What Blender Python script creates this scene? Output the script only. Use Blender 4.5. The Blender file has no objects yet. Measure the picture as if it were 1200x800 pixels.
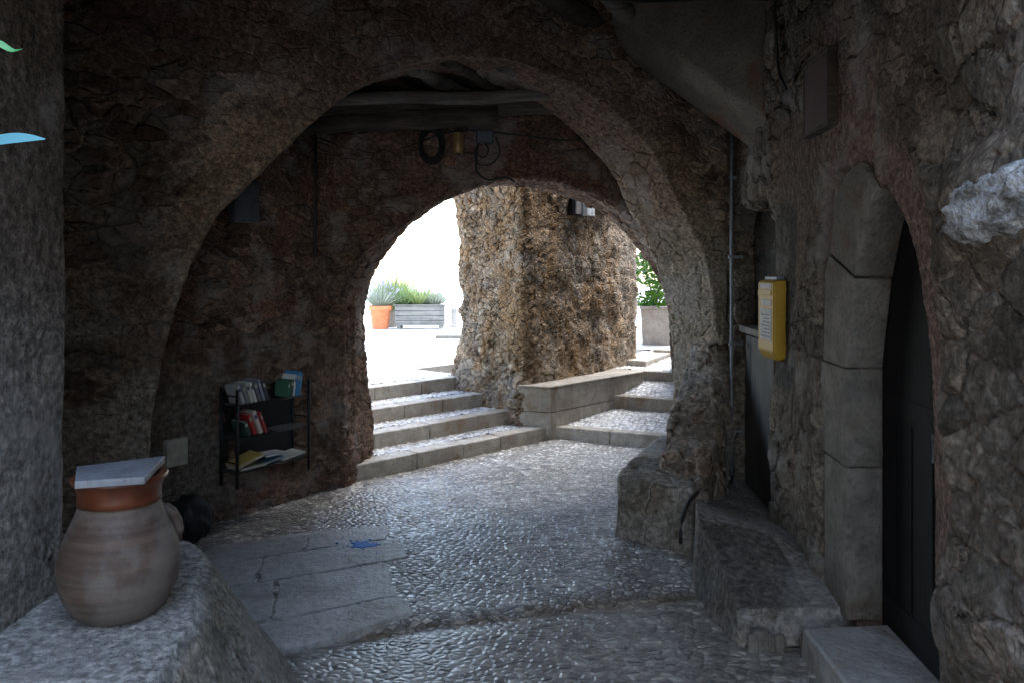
import bpy, bmesh, math, random
import numpy as np
from mathutils import Vector
random.seed(7); rng = np.random.default_rng(7)
R = math.radians
sc = bpy.context.scene
col = sc.collection

# ------------------------------------------------------------------ helpers
def link(o, parent=None):
    col.objects.link(o)
    if parent is not None: o.parent = parent
    return o

def tag(o, label=None, cat=None, group=None, kind=None):
    if label: o['label'] = label
    if cat: o['category'] = cat
    if group: o['group'] = group
    if kind: o['kind'] = kind
    return o

def thing(name, label, cat, loc=(0, 0, 0), group=None):
    o = bpy.data.objects.new(name, None); o.empty_display_size = .1
    o.location = loc; link(o)
    return tag(o, label, cat, group)

class MB:
    """collects simple solids, builds one mesh (vertices given in world space)"""
    def __init__(s): s.bm = bmesh.new()
    def prism(s, bot, top):
        b = [s.bm.verts.new(p) for p in bot]; t = [s.bm.verts.new(p) for p in top]
        n = len(b)
        s.bm.faces.new(b[::-1]); s.bm.faces.new(t)
        for i in range(n):
            s.bm.faces.new((b[i], b[(i+1) % n], t[(i+1) % n], t[i]))
        return s
    def box(s, x0, x1, y0, y1, z0, z1):
        return s.prism([(x0, y0, z0), (x1, y0, z0), (x1, y1, z0), (x0, y1, z0)],
                       [(x0, y0, z1), (x1, y0, z1), (x1, y1, z1), (x0, y1, z1)])
    def obox(s, o, a, b, c):
        """box from corner o along vectors a, b, c"""
        o, a, b, c = map(Vector, (o, a, b, c))
        return s.prism([o, o+a, o+a+b, o+b], [o+c, o+a+c, o+a+b+c, o+b+c])
    def tube(s, pts, r, n=10, caps=True):
        pts = [Vector(p) for p in pts]
        rr = r if hasattr(r, '__len__') else [r]*len(pts)
        rings = []
        up = Vector((0.13, 0.21, 1)).normalized()
        for i, p in enumerate(pts):
            d = (pts[min(i+1, len(pts)-1)] - pts[max(i-1, 0)]).normalized()
            a = d.cross(up)
            if a.length < .1: a = d.cross(Vector((1, .1, 0)))
            a.normalize(); b = d.cross(a).normalized()
            rings.append([s.bm.verts.new(p + a*math.cos(2*math.pi*k/n)*rr[i] + b*math.sin(2*math.pi*k/n)*rr[i]) for k in range(n)])
        for i in range(len(rings)-1):
            for k in range(n):
                s.bm.faces.new((rings[i][k], rings[i][(k+1) % n], rings[i+1][(k+1) % n], rings[i+1][k]))
        if caps:
            s.bm.faces.new(rings[0][::-1]); s.bm.faces.new(rings[-1])
        return s
    def lathe(s, prof, c, n=64, wob=None):
        rings = []
        for (r, z) in prof:
            ring = []
            for k in range(n):
                a = 2*math.pi*k/n
                rr = r*(1 + (wob(a, z) if wob else 0))
                ring.append(s.bm.verts.new((c[0]+rr*math.cos(a), c[1]+rr*math.sin(a), c[2]+z)))
            rings.append(ring)
        for i in range(len(rings)-1):
            for k in range(n):
                s.bm.faces.new((rings[i][k], rings[i][(k+1) % n], rings[i+1][(k+1) % n], rings[i+1][k]))
        s.bm.faces.new(rings[0][::-1]); s.bm.faces.new(rings[-1])
        return s
    def blade(s, p, d, L, w, bend=.3, seg=3):
        d = Vector(d).normalized(); p = Vector(p)
        sd = d.cross(Vector((random.uniform(-1, 1), random.uniform(-1, 1), random.uniform(-.3, .3))))
        if sd.length < .01: sd = Vector((1, 0, 0))
        sd.normalize(); prev = None
        out = Vector((d.x, d.y, 0))
        for i in range(seg+1):
            t = i/seg
            q = p + d*L*t + out*bend*L*t*t - Vector((0, 0, bend*L*.5*t*t))
            ww = w*(math.sin(math.pi*(.12+.86*t)))
            v = [s.bm.verts.new(q - sd*ww*.5), s.bm.verts.new(q + sd*ww*.5)]
            if prev: s.bm.faces.new((prev[0], prev[1], v[1], v[0]))
            prev = v
        return s
    def build(s, name, mat, parent=None, bevel=0, smooth=False, sub=0, seg=2):
        if sub:
            bmesh.ops.subdivide_edges(s.bm, edges=s.bm.edges[:], cuts=sub, use_grid_fill=True)
        loc = parent_loc(parent)
        for v in s.bm.verts: v.co -= loc
        bmesh.ops.recalc_face_normals(s.bm, faces=s.bm.faces[:])
        me = bpy.data.meshes.new(name); s.bm.to_mesh(me); s.bm.free()
        if mat: me.materials.append(mat)
        if smooth:
            for p in me.polygons: p.use_smooth = True
        o = link(bpy.data.objects.new(name, me), parent)
        if bevel:
            m = o.modifiers.new('bevel', 'BEVEL'); m.width = bevel; m.segments = seg; m.limit_method = 'ANGLE'; m.angle_limit = R(30)
            for p in me.polygons: p.use_smooth = True
            try:
                w = o.modifiers.new('wn', 'WEIGHTED_NORMAL'); w.keep_sharp = True
            except Exception: pass
        return o

def parent_loc(p):
    v = Vector((0, 0, 0))
    while p is not None:
        v += p.location; p = p.parent
    return v

def hash3(i, j, k, s=0):
    h = (i*374761393 + j*668265263 + k*2147483647 + s*974634777) & 0xffffffff
    h = ((h ^ (h >> 13))*1274126177) & 0xffffffff
    return ((h ^ (h >> 16)) & 0xffff)/65535.0

def vnoise(P, scale, seed=0):
    Q = np.asarray(P, float)*scale
    I = np.floor(Q).astype(np.int64); F = Q - I; F = F*F*(3-2*F)
    r = 0
    for a in (0, 1):
        for b in (0, 1):
            for c in (0, 1):
                w = (F[:, 0] if a else 1-F[:, 0])*(F[:, 1] if b else 1-F[:, 1])*(F[:, 2] if c else 1-F[:, 2])
                r = r + w*hash3(I[:, 0]+a, I[:, 1]+b, I[:, 2]+c, seed)
    return r

def fbm(P, scale, seed=0, oct=4):
    r = 0; a = 1; t = 0
    for k in range(oct):
        r = r + a*vnoise(P, scale*2**k, seed+k); t += a; a *= .5
    return r/t

def sstep(a, b, x):
    t = np.clip((x-a)/(b-a), 0, 1); return t*t*(3-2*t)

def grid_mesh(name, G, mat, facing, parent=None, attr=None, closed=False, off=None):
    """G: (rows, cols, 3) array; facing: direction the FIRST faces must look to"""
    loc = np.array(parent_loc(parent))
    r, c, _ = G.shape
    V = G.reshape(-1, 3)
    if off is not None: V = off(V)
    idx = np.arange(r*c).reshape(r, c)
    nxt = np.roll(idx, -1, axis=1) if closed else idx[:, 1:]
    cur = idx if closed else idx[:, :-1]
    q = np.stack([cur[:-1], nxt[:-1], nxt[1:], cur[1:]], -1).reshape(-1, 4)
    k = q[0]; n = np.cross(V[k[1]]-V[k[0]], V[k[3]]-V[k[0]])
    if np.dot(n, facing) < 0: q = q[:, ::-1]
    me = bpy.data.meshes.new(name)
    me.vertices.add(len(V)); me.vertices.foreach_set('co', (V-loc).astype(np.float32).ravel())
    me.loops.add(q.size); me.loops.foreach_set('vertex_index', q.ravel().astype(np.int32))
    me.polygons.add(len(q)); me.polygons.foreach_set('loop_start', np.arange(0, q.size, 4, dtype=np.int32))
    me.polygons.foreach_set('loop_total', np.full(len(q), 4, dtype=np.int32))
    me.polygons.foreach_set('use_smooth', np.ones(len(q), dtype=bool))
    me.update(calc_edges=True)
    P, T = np.zeros(len(V)), np.ones((len(V), 3))
    if attr is not None: P, T = attr(V)
    a = me.attributes.new('plaster', 'FLOAT', 'POINT'); a.data.foreach_set('value', P.astype(np.float32))
    a = me.attributes.new('tint', 'FLOAT_COLOR', 'POINT')
    a.data.foreach_set('color', np.concatenate([T, np.ones((len(V), 1))], 1).astype(np.float32).ravel())
    me.materials.append(mat)
    return link(bpy.data.objects.new(name, me), parent)

def resample(pts, n):
    p = np.array(pts, float); d = np.r_[0, np.cumsum(np.linalg.norm(np.diff(p, axis=0), axis=1))]
    # light smoothing through cubic hermite
    t = np.linspace(0, d[-1], n)
    m = np.gradient(p, d, axis=0)
    i = np.clip(np.searchsorted(d, t, side='right')-1, 0, len(d)-2)
    h = (d[i+1]-d[i]); u = (t-d[i])/h; u = u[:, None]; h = h[:, None]
    return ((2*u**3-3*u**2+1)*p[i] + (u**3-2*u**2+u)*h*m[i] + (-2*u**3+3*u**2)*p[i+1] + (u**3-u**2)*h*m[i+1])

def ring_wall(name, mapf, prof_f, prof_r, rect, cz, thick, mat, facing, res=.014, attr=None, parent=None, off=None, rear=True, kf=None):
    """a wall (or heightfield patch) with one opening; mapf(s, z, depth)->world"""
    s0, s1, zt = rect
    pf = np.array(prof_f, float)
    L = np.linalg.norm(np.diff(pf, axis=0), axis=1).sum()
    N = int(L/res)
    F = resample(prof_f, N); B = resample(prof_r, N)
    F[:, 1] = np.maximum(F[:, 1], -.05); B[:, 1] = np.maximum(B[:, 1], -.05)
    sc_, zs = cz
    def outer(A):
        Q = A.copy()
        for i, (s, z) in enumerate(A):
            if z <= zs: Q[i] = (s0 if s < sc_ else s1, z)
            else:
                d = np.array([s-sc_, z-zs]); k = 1e9
                if abs(d[0]) > 1e-6: k = min(k, ((s0 if d[0] < 0 else s1)-sc_)/d[0])
                if d[1] > 1e-6: k = min(k, (zt-zs)/d[1])
                Q[i] = np.array([sc_, zs]) + d*k
        return Q
    Qf, Qb = outer(F), outer(B)
    K = kf or int(max(np.linalg.norm(Qf-F, axis=1).mean()*1.3/res, 4))
    rows = []
    for v in np.linspace(0, 1, K): rows.append(mapf((Qf*(1-v)+F*v), 0))
    M = max(int(thick/res), 2)
    for v in np.linspace(0, 1, M+1)[1:]: rows.append(mapf(F*(1-v)+B*v, thick*v))
    if rear:
        for v in np.linspace(0, 1, max(K//3, 4))[1:]: rows.append(mapf(B*(1-v)+Qb*v, thick))
    return grid_mesh(name, np.array(rows), mat, facing, parent, attr, off=off)

# ------------------------------------------------------------------ materials
class NT:
    def __init__(s, name):
        s.m = bpy.data.materials.new(name); s.m.use_nodes = True
        s.t = s.m.node_tree; s.t.nodes.clear()
        s.out = s.n('ShaderNodeOutputMaterial'); s.b = s.n('ShaderNodeBsdfPrincipled')
        s.l(s.b.outputs[0], s.out.inputs['Surface'])
    def n(s, ty, **k):
        n = s.t.nodes.new(ty)
        for a, v in k.items(): setattr(n, a, v)
        return n
    def l(s, a, b): s.t.links.new(a, b)
    def put(s, sock, v):
        if isinstance(v, bpy.types.NodeSocket): s.l(v, sock)
        elif v is not None: sock.default_value = v
    def math(s, op, a, b=None, c=None, clamp=False):
        n = s.n('ShaderNodeMath', operation=op); n.use_clamp = clamp
        for i, v in enumerate((a, b, c)):
            if v is not None: s.put(n.inputs[i], v)
        return n.outputs[0]
    def vmath(s, op, a, b=None):
        n = s.n('ShaderNodeVectorMath', operation=op)
        s.put(n.inputs[0], a)
        if b is not None: s.put(n.inputs[1], b)
        return n.outputs[0]
    def mix(s, f, a, b, mode='MIX'):
        n = s.n('ShaderNodeMixRGB', blend_type=mode)
        s.put(n.inputs[0], f)
        s.put(n.inputs[1], a if isinstance(a, bpy.types.NodeSocket) else (*a, 1)[:4])
        s.put(n.inputs[2], b if isinstance(b, bpy.types.NodeSocket) else (*b, 1)[:4])
        return n.outputs[0]
    def ramp(s, f, stops, interp='LINEAR'):
        n = s.n('ShaderNodeValToRGB'); n.color_ramp.interpolation = interp
        e = n.color_ramp.elements
        while len(e) < len(stops): e.new(.5)
        for i, (p, c) in enumerate(stops):
            e[i].position = p
            e[i].color = (*c, 1) if hasattr(c, '__len__') else (c, c, c, 1)
        s.l(f, n.inputs[0]); return n.outputs[0]
    def noise(s, vec, scale, detail=4, rough=.55, dist=0):
        n = s.n('ShaderNodeTexNoise'); s.l(vec, n.inputs['Vector'])
        n.inputs['Scale'].default_value = scale; n.inputs['Detail'].default_value = detail
        n.inputs['Roughness'].default_value = rough; n.inputs['Distortion'].default_value = dist
        return n.outputs['Fac'], n.outputs['Color']
    def voro(s, vec, scale, feature='F1', rnd=1, dim='3D'):
        n = s.n('ShaderNodeTexVoronoi', feature=feature, voronoi_dimensions=dim)
        s.l(vec, n.inputs['Vector']); n.inputs['Scale'].default_value = scale; n.inputs['Randomness'].default_value = rnd
        return n
    def obj(s): return s.n('ShaderNodeTexCoord').outputs['Object']
    def sstep(s, x, a, b):
        n = s.n('ShaderNodeMapRange', interpolation_type='SMOOTHSTEP')
        s.put(n.inputs[0], x); n.inputs[1].default_value = a; n.inputs[2].default_value = b
        return n.outputs[0]
    def disp(s, h, method='BOTH'):
        d = s.n('ShaderNodeDisplacement'); d.inputs['Midlevel'].default_value = 0; d.inputs['Scale'].default_value = 1
        s.l(h, d.inputs['Height']); s.l(d.outputs[0], s.out.inputs['Displacement'])
        s.m.displacement_method = method
    def set(s, color=None, rough=None, spec=None, metal=None):
        if color is not None: s.put(s.b.inputs['Base Color'], color if isinstance(color, bpy.types.NodeSocket) else (*color, 1))
        if rough is not None: s.put(s.b.inputs['Roughness'], rough)
        if spec is not None: s.put(s.b.inputs['Specular IOR Level'], spec)
        if metal is not None: s.b.inputs['Metallic'].default_value = metal
        return s.m

def m_masonry(name, stops, mortar, scale=5., zs=1.5, amp=.03, big=.03, fine=.012, width=.09, streak=None, dirt=.5, prgb=.3, dist=.05, rough=.9, spec=.25, tone=1.):
    s = NT(name); co = s.obj()
    nf, nc = s.noise(co, 2.6, 3)
    off = s.vmath('SCALE', s.vmath('SUBTRACT', nc, (.5, .5, .5))); s.t.nodes[-1].inputs['Scale'].default_value = 1
    sub = s.n('ShaderNodeVectorMath', operation='SUBTRACT'); s.l(nc, sub.inputs[0]); sub.inputs[1].default_value = (.5, .5, .5)
    scl = s.n('ShaderNodeVectorMath', operation='SCALE'); s.l(sub.outputs[0], scl.inputs[0]); scl.inputs['Scale'].default_value = dist*3
    v = s.vmath('ADD', co, scl.outputs[0])
    mp = s.n('ShaderNodeMapping'); s.l(v, mp.inputs[0]); mp.inputs['Scale'].default_value = (1, 1, zs)
    v = mp.outputs[0]
    ve = s.voro(v, scale, 'DISTANCE_TO_EDGE', .85); vc = s.voro(v, scale, 'F1', .85)
    sepc = s.n('ShaderNodeSeparateColor'); s.l(vc.outputs['Color'], sepc.inputs[0])
    n1, _ = s.noise(co, 7, 7, .7); n2, _ = s.noise(co, 30, 7, .78); n3, _ = s.noise(co, 1.3, 4); n4, _ = s.noise(co, 110, 3, .7)
    ed = s.math('MULTIPLY_ADD', s.math('SUBTRACT', n1, .5), .16, ve.outputs['Distance'])
    mask = s.sstep(ed, .0, width)           # 1 on stones
    pl = s.n('ShaderNodeAttribute', attribute_name='plaster').outputs['Fac']
    tint = s.n('ShaderNodeAttribute', attribute_name='tint').outputs['Color']
    # where mortar is smeared over the stones
    smear = s.sstep(s.noise(co, 2.3, 5, .6)[0], .47, .6)
    mk = s.math('MULTIPLY', mask, s.math('SUBTRACT', 1, s.math('MULTIPLY', smear, .75)))
    base = s.ramp(sepc.outputs[0], stops)
    base = s.mix(s.math('MULTIPLY', n2, .6), base, s.ramp(n1, [(.3, (.06, .045, .035)), (.5, (.22, .18, .14)), (.72, (.42, .38, .33))]), 'OVERLAY')
    base = s.mix(s.sstep(n2, .35, .7), s.mix(.35, base, (.05, .04, .03)), base)
    mort = s.mix(n2, [c*.6 for c in mortar], [min(1, c*1.35) for c in mortar])
    v3 = s.voro(v, scale*2.4, 'DISTANCE_TO_EDGE', .9); v3c = s.voro(v, scale*2.4, 'F1', .9)
    sp3 = s.n('ShaderNodeSeparateColor'); s.l(v3c.outputs['Color'], sp3.inputs[0])
    m3 = s.sstep(s.math('MULTIPLY_ADD', s.math('SUBTRACT', n1, .5), .2, v3.outputs['Distance']), 0, .14)
    mort = s.mix(s.math('MULTIPLY', m3, .75), mort, s.mix(s.math('MULTIPLY', n2, .4), s.ramp(sp3.outputs[0], stops), (.3, .27, .24)))
    c = s.mix(mk, mort, base)
    gap = s.math('MULTIPLY', s.math('SUBTRACT', 1, s.sstep(ed, -.02, .05)), s.math('MULTIPLY', s.sstep(n1, .48, .60), s.math('SUBTRACT', 1, pl)))
    c = s.mix(s.math('MULTIPLY', gap, .45), c, (.04, .033, .027))
    c = s.mix(1, c, s.ramp(sepc.outputs[2], [(0, (.62, .6, .58)), (.5, (.95, .95, .95)), (1, (1.45, 1.42, 1.38))]), 'MULTIPLY')
    if streak:
        mp2 = s.n('ShaderNodeMapping'); s.l(co, mp2.inputs[0]); mp2.inputs['Scale'].default_value = (1, 1, .22)
        k1, _ = s.noise(mp2.outputs[0], 4.5, 5, .6, 1.2)
        c = s.mix(s.math('MULTIPLY', s.sstep(k1, .42, .62), .8), c, s.mix(n2, [x*.5 for x in streak], streak))
    c = s.mix(s.math('MULTIPLY', s.sstep(n3, .5, .7), dirt), c, s.mix(.5, c, (.04, .03, .025)))
    plc = s.mix(s.sstep(n2, .3, .75), s.mix(.45, tint, (.05, .04, .035), 'MULTIPLY'), tint)
    plc = s.mix(s.math('MULTIPLY', s.sstep(n1, .5, .68), .5), plc, s.mix(.5, tint, (.12, .09, .07)))
    c = s.mix(pl, c, plc)
    c = s.mix(1, c, (tone, tone, tone), 'MULTIPLY')
    sv = s.voro(co, 42, 'F1', 1); k9, _ = s.noise(co, 3.4, 3)
    pit = s.math('MULTIPLY', s.math('SUBTRACT', 1, s.sstep(sv.outputs['Distance'], .12, .3)), s.sstep(k9, .42, .62))
    c = s.mix(s.math('MULTIPLY', pit, .75), c, (.03, .024, .02))
    c = s.mix(1, c, s.ramp(n2, [(.3, (.28, .26, .24)), (.48, (.85, .83, .80)), (.68, (1.75, 1.70, 1.64))]), 'MULTIPLY')
    sl = s.sstep(s.noise(co, 2.1, 6, .72)[0], .5, .64)
    c = s.mix(s.math('MULTIPLY', sl, .45), c, s.mix(n1, (.20, .19, .18), (.42, .40, .38)))
    nb, _ = s.noise(co, 2.6, 2, .5)
    v2 = s.voro(v, scale*2.4, 'DISTANCE_TO_EDGE', .9); v2c = s.voro(v, scale*2.4, 'F1', .9)
    sp2 = s.n('ShaderNodeSeparateColor'); s.l(v2c.outputs['Color'], sp2.inputs[0])
    m2 = s.math('MULTIPLY', s.sstep(s.math('MULTIPLY_ADD', s.math('SUBTRACT', n1, .5), .2, v2.outputs['Distance']), 0, .16), s.math('SUBTRACT', 1, mk))
    h = s.math('MULTIPLY', mk, s.math('MULTIPLY_ADD', sepc.outputs[1], amp*.9, amp*.5))
    h = s.math('MULTIPLY_ADD', m2, s.math('MULTIPLY', sp2.outputs[1], amp*.7), h)
    h = s.math('ADD', h, s.math('MULTIPLY', gap, -amp*.3))
    h = s.math('MULTIPLY_ADD', nb, big, h)
    nd, _ = s.noise(co, 8, 3, .5)
    h = s.math('MULTIPLY_ADD', nd, amp*.8, h)
    h = s.math('MULTIPLY', h, s.math('MULTIPLY_ADD', pl, -.8, 1))
    h = s.math('MULTIPLY_ADD', n2, s.math('MULTIPLY_ADD', pl, -fine*.6, fine), h)
    h = s.math('MULTIPLY_ADD', n4, fine*.35, h)
    h = s.math('MULTIPLY_ADD', pit, -.006, h)
    h = s.math('SUBTRACT', h, big*.5)
    s.disp(h)
    return s.set(c, rough, spec)

def m_cobble(name, stones, joint, scale=14, amp=.012, rlo=.3, rhi=.6, zone=False, bigamp=.006, pebble=False):
    s = NT(name); co = s.obj()
    sub = s.n('ShaderNodeVectorMath', operation='SUBTRACT'); _, nc = s.noise(co, 9, 3); s.l(nc, sub.inputs[0]); sub.inputs[1].default_value = (.5, .5, .5)
    scl = s.n('ShaderNodeVectorMath', operation='SCALE'); s.l(sub.outputs[0], scl.inputs[0]); scl.inputs['Scale'].default_value = .05
    v = s.vmath('ADD', co, scl.outputs[0])
    mp = s.n('ShaderNodeMapping'); s.l(v, mp.inputs[0]); mp.inputs['Rotation'].default_value = (0, 0, R(14)); mp.inputs['Scale'].default_value = (.86, 1.18, 1)
    ve = s.voro(mp.outputs[0], scale, 'DISTANCE_TO_EDGE', .8, '2D'); vc = s.voro(mp.outputs[0], scale, 'F1', .8, '2D')
    sp = s.n('ShaderNodeSeparateColor'); s.l(vc.outputs['Color'], sp.inputs[0])
    n1, _ = s.noise(co, 3, 4); n2, _ = s.noise(co, 45, 4, .6); n3, _ = s.noise(co, 12, 4, .6)
    e = s.sstep(ve.outputs['Distance'], .0, .16)
    dome = s.sstep(ve.outputs['Distance'], .0, .4)
    pl = s.n('ShaderNodeAttribute', attribute_name='plaster').outputs['Fac']
    tint = s.n('ShaderNodeAttribute', attribute_name='tint').outputs['Color']
    c = s.ramp(sp.outputs[0], stones)
    jm = s.math('MULTIPLY', s.math('SUBTRACT', 1, e), s.math('MULTIPLY_ADD', s.sstep(n1, .35, .6), .45, .5))
    jm = s.math('MULTIPLY', jm, s.math('MULTIPLY_ADD', pl, -.6, 1))
    c = s.mix(1, c, s.ramp(n2, [(.3, .55), (.5, 1.0), (.7, 1.5)]), 'MULTIPLY')
    c = s.mix(s.sstep(sp.outputs[1], .86, .9), c, (.62, .60, .56))
    c = s.mix(1, c, s.ramp(n3, [(.3, .7), (.7, 1.25)]), 'MULTIPLY')
    c = s.mix(jm, c, joint)
    c = s.mix(pl, c, s.mix(.7, s.mix(s.sstep(n3, .3, .7), s.mix(.5, tint, (.1, .09, .08)), tint), c, 'MIX') if zone else c)
    c = s.mix(1, c, tint, 'MULTIPLY')
    h = s.math('MULTIPLY', dome, s.math('MULTIPLY_ADD', sp.outputs[1], amp*.9, amp*.5))
    h = s.math('MULTIPLY_ADD', s.math('SUBTRACT', sp.outputs[2], .5), amp*.5, h)
    h = s.math('MULTIPLY', h, s.math('MULTIPLY_ADD', pl, -.55, 1))
    h = s.math('MULTIPLY_ADD', n3, bigamp, h)
    h = s.math('MULTIPLY_ADD', n2, .001, h)
    s.disp(h)
    rg = s.math('MULTIPLY_ADD', n3, rhi-rlo, rlo)
    rg = s.math('MAXIMUM', rg, s.math('MULTIPLY', jm, .9))
    return s.set(c, rg, .6)

def m_stone(name, c1, c2, scale=9, rough=.7, bump=.004, spot=None, spec=.35, uni=False, fine=60):
    s = NT(name); co = s.obj()
    n1, _ = s.noise(co, scale, 6, .65); n2, _ = s.noise(co, fine, 4, .6); n3, _ = s.noise(co, 2.2, 3)
    c = s.mix(s.sstep(n1, .3, .7), c1, c2)
    c = s.mix(s.math('MULTIPLY', s.sstep(n2, .45, .75), .5), c, [x*.35 for x in c1])
    c = s.mix(s.math('MULTIPLY', s.sstep(n3, .45, .65), .4), c, s.mix(.6, c, (.05, .045, .04)))
    if spot: c = s.mix(s.math('MULTIPLY', s.sstep(n3, .5, .62), s.sstep(n1, .45, .6)), c, spot)
    h = s.math('ADD', s.math('MULTIPLY', n1, bump*2.2), s.math('MULTIPLY', n2, bump))
    s.disp(h, 'BUMP')
    return s.set(c, s.math('MULTIPLY_ADD', n1, .25, rough-.12), spec)

def m_plain(name, c, rough=.6, metal=0, spec=.5, var=.25, scale=14, bump=.0006):
    s = NT(name); co = s.obj(); n1, _ = s.noise(co, scale, 5, .6)
    cc = s.mix(s.sstep(n1, .3, .7), [x*(1-var) for x in c], [min(1, x*(1+var)) for x in c])
    s.disp(s.math('MULTIPLY', n1, bump), 'BUMP')
    return s.set(cc, s.math('MULTIPLY_ADD', n1, .2, rough-.1), spec, metal)

def m_wood(name, c1, c2, axis=(1, 1, .08), rough=.8, bump=.006, scale=22):
    s = NT(name); co = s.obj(); mp = s.n('ShaderNodeMapping'); s.l(co, mp.inputs[0]); mp.inputs['Scale'].default_value = axis
    n1, _ = s.noise(mp.outputs[0], scale, 6, .7, .6); n2, _ = s.noise(co, 4, 3)
    c = s.mix(s.sstep(n1, .3, .7), c1, c2); c = s.mix(s.math('MULTIPLY', s.sstep(n2, .4, .7), .5), c, [x*.5 for x in c1])
    s.disp(s.math('MULTIPLY', n1, bump), 'BUMP')
    return s.set(c, rough, .3)

def m_leaf(name, c1, c2, rough=.45, trans=.35):
    s = NT(name); n1, _ = s.noise(s.obj(), 25, 3)
    inf = s.n('ShaderNodeNewGeometry').outputs['Random Per Island']
    c = s.mix(inf, c1, c2); c = s.mix(s.math('MULTIPLY', n1, .4), c, [x*.5 for x in c1])
    s.set(c, rough, .4)
    tr = s.n('ShaderNodeBsdfTranslucent'); s.l(c, tr.inputs[0]); mx = s.n('ShaderNodeMixShader'); mx.inputs[0].default_value = trans
    s.l(s.b.outputs[0], mx.inputs[1]); s.l(tr.outputs[0], mx.inputs[2]); s.l(mx.outputs[0], s.out.inputs['Surface'])
    return s.m

BROWNS = [(0, (.15, .105, .075)), (.25, (.27, .20, .15)), (.45, (.20, .12, .085)), (.6, (.33, .27, .21)), (.8, (.24, .21, .18)), (1, (.36, .31, .25))]
GREYS = [(0, (.2, .18, .15)), (.3, (.33, .30, .26)), (.55, (.26, .22, .18)), (.8, (.4, .36, .31)), (1, (.3, .27, .23))]
M = {}
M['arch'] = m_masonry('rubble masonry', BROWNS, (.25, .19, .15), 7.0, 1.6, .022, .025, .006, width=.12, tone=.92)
M['red'] = m_masonry('reddish rubble masonry', [(0, (.13, .075, .05)), (.3, (.24, .14, .10)), (.6, (.19, .13, .10)), (1, (.30, .20, .15))], (.19, .13, .10), 7.0, 1.9, .020, .018, .006, width=.12, tone=.78)
M['right'] = m_masonry('worn wall masonry', GREYS, (.24, .19, .155), 4.8, 1.5, .024, .018, .007, width=.10, tone=.52)
M['ochre'] = m_masonry('weathered rubble rock', [(0, (.20, .15, .10)), (.3, (.36, .29, .22)), (.55, (.28, .19, .12)), (.8, (.42, .38, .33)), (1, (.30, .24, .19))], (.36, .27, .18), 10.5, 1.5,   .024, .05, .012, width=.10, tone=.95, dist=.10, streak=(.36, .23, .12), dirt=.5)
M['pillar'] = m_masonry('gritty plaster', GREYS, (.30, .28, .25), 6, 1, .004, .02, .035, tone=.66)
M['ledge'] = m_masonry('hewn grey stone', GREYS, (.34, .33, .31), 3.5, .7, .008, .02, .008, width=.04)
M['floor'] = m_cobble('worn cobbles', [(0, (.19, .18, .17)), (.3, (.36, .345, .325)), (.55, (.27, .25, .225)), (.8, (.43, .415, .39)), (1, (.54, .52, .49))], (.11, .105, .095), 25, .0052, .22, .48, bigamp=.002)
M['tread'] = m_cobble('pebble paving', [(0, (.34, .34, .35)), (.4, (.58, .58, .59)), (1, (.78, .78, .78))], (.16, .15, .15), 20, .008)
M['slab'] = m_stone('worn flagstone', (.34, .33, .31), (.50, .48, .46), 16, .5, .007, (.30, .26, .22), fine=42)
M['riser'] = m_stone('limestone block', (.34, .30, .25), (.52, .48, .42), 10, .7, .007, (.26, .2, .14))
M['jamb'] = m_stone('dressed grey stone', (.13, .12, .105), (.24, .22, .19), 7, .8, .012, (.12, .09, .07), .2, fine=38)
M['dark_slab'] = m_stone('dark polished stone', (.10, .10, .10), (.20, .20, .20), 8, .42, .006, (.09, .07, .05), .5)
M['plaza'] = m_stone('pale paving', (.62, .60, .57), (.72, .70, .67), 4, .8, .002)
M['plaster'] = m_stone('pale plaster', (.34, .31, .27), (.44, .41, .36), 4, .85, .002, (.30, .2, .15), .2)
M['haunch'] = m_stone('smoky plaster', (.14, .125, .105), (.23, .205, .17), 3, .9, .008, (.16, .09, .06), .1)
M['wood'] = m_wood('old dark timber', (.035, .026, .02), (.10, .08, .065), (.08, 1, 1))
M['wood_grey'] = m_wood('grey weathered timber', (.09, .08, .07), (.22, .2, .18), (.08, 1, 1))
M['door_dark'] = m_wood('near black door timber', (.005, .005, .005), (.010, .009, .010), (1, 1, .05), .85, .003)
M['door_grey'] = m_wood('grey painted door timber', (.050, .047, .045), (.085, .08, .075), (1, 1, .05), .65, .003)
M['black'] = m_plain('black metal', (.012, .012, .013), .45, .3)
M['rubber'] = m_plain('black rubber', (.010, .010, .011), .6)
M['grey_metal'] = m_plain('grey metal', (.14, .16, .19), .5, .4)
M['beige'] = m_plain('beige plastic', (.42, .40, .33), .5)
M['bluegrey'] = m_plain('blue grey metal', (.075, .09, .11), .6)
M['brass'] = m_plain('dull ochre tin', (.30, .20, .08), .45, .3)
M['yellow'] = m_plain('yellow enamel', (.38, .22, .01), .5, 0, .5, .06)
M['white'] = m_plain('white paper', (.45, .43, .40), .7)
M['ink'] = m_plain('dark print', (.06, .06, .12), .6)
M['winglass'] = m_plain('dusty black glass', (.012, .012, .013), .25)
M['redpanel'] = m_plain('dark red board', (.06, .026, .02), .7)
M['bag'] = m_plain('black plastic', (.008, .008, .009), .65, 0, .4, .2, 8, .01)
M['blue'] = m_plain('blue paint scrap', (.015, .16, .50), .7)
M['planter'] = m_wood('bleached planter timber', (.17, .165, .155), (.27, .26, .24), (.1, 1, 1))
M['concrete'] = m_stone('pale concrete', (.38, .35, .32), (.5, .47, .44), 7, .8)
M['soil'] = m_stone('dark soil', (.05, .035, .025), (.09, .07, .05), 30, .95)
M['shutter'] = m_plain('white painted shutter', (.8, .8, .8), .5)
M['shutter_grey'] = m_plain('grey painted shutter', (.25, .23, .22), .5)

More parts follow.
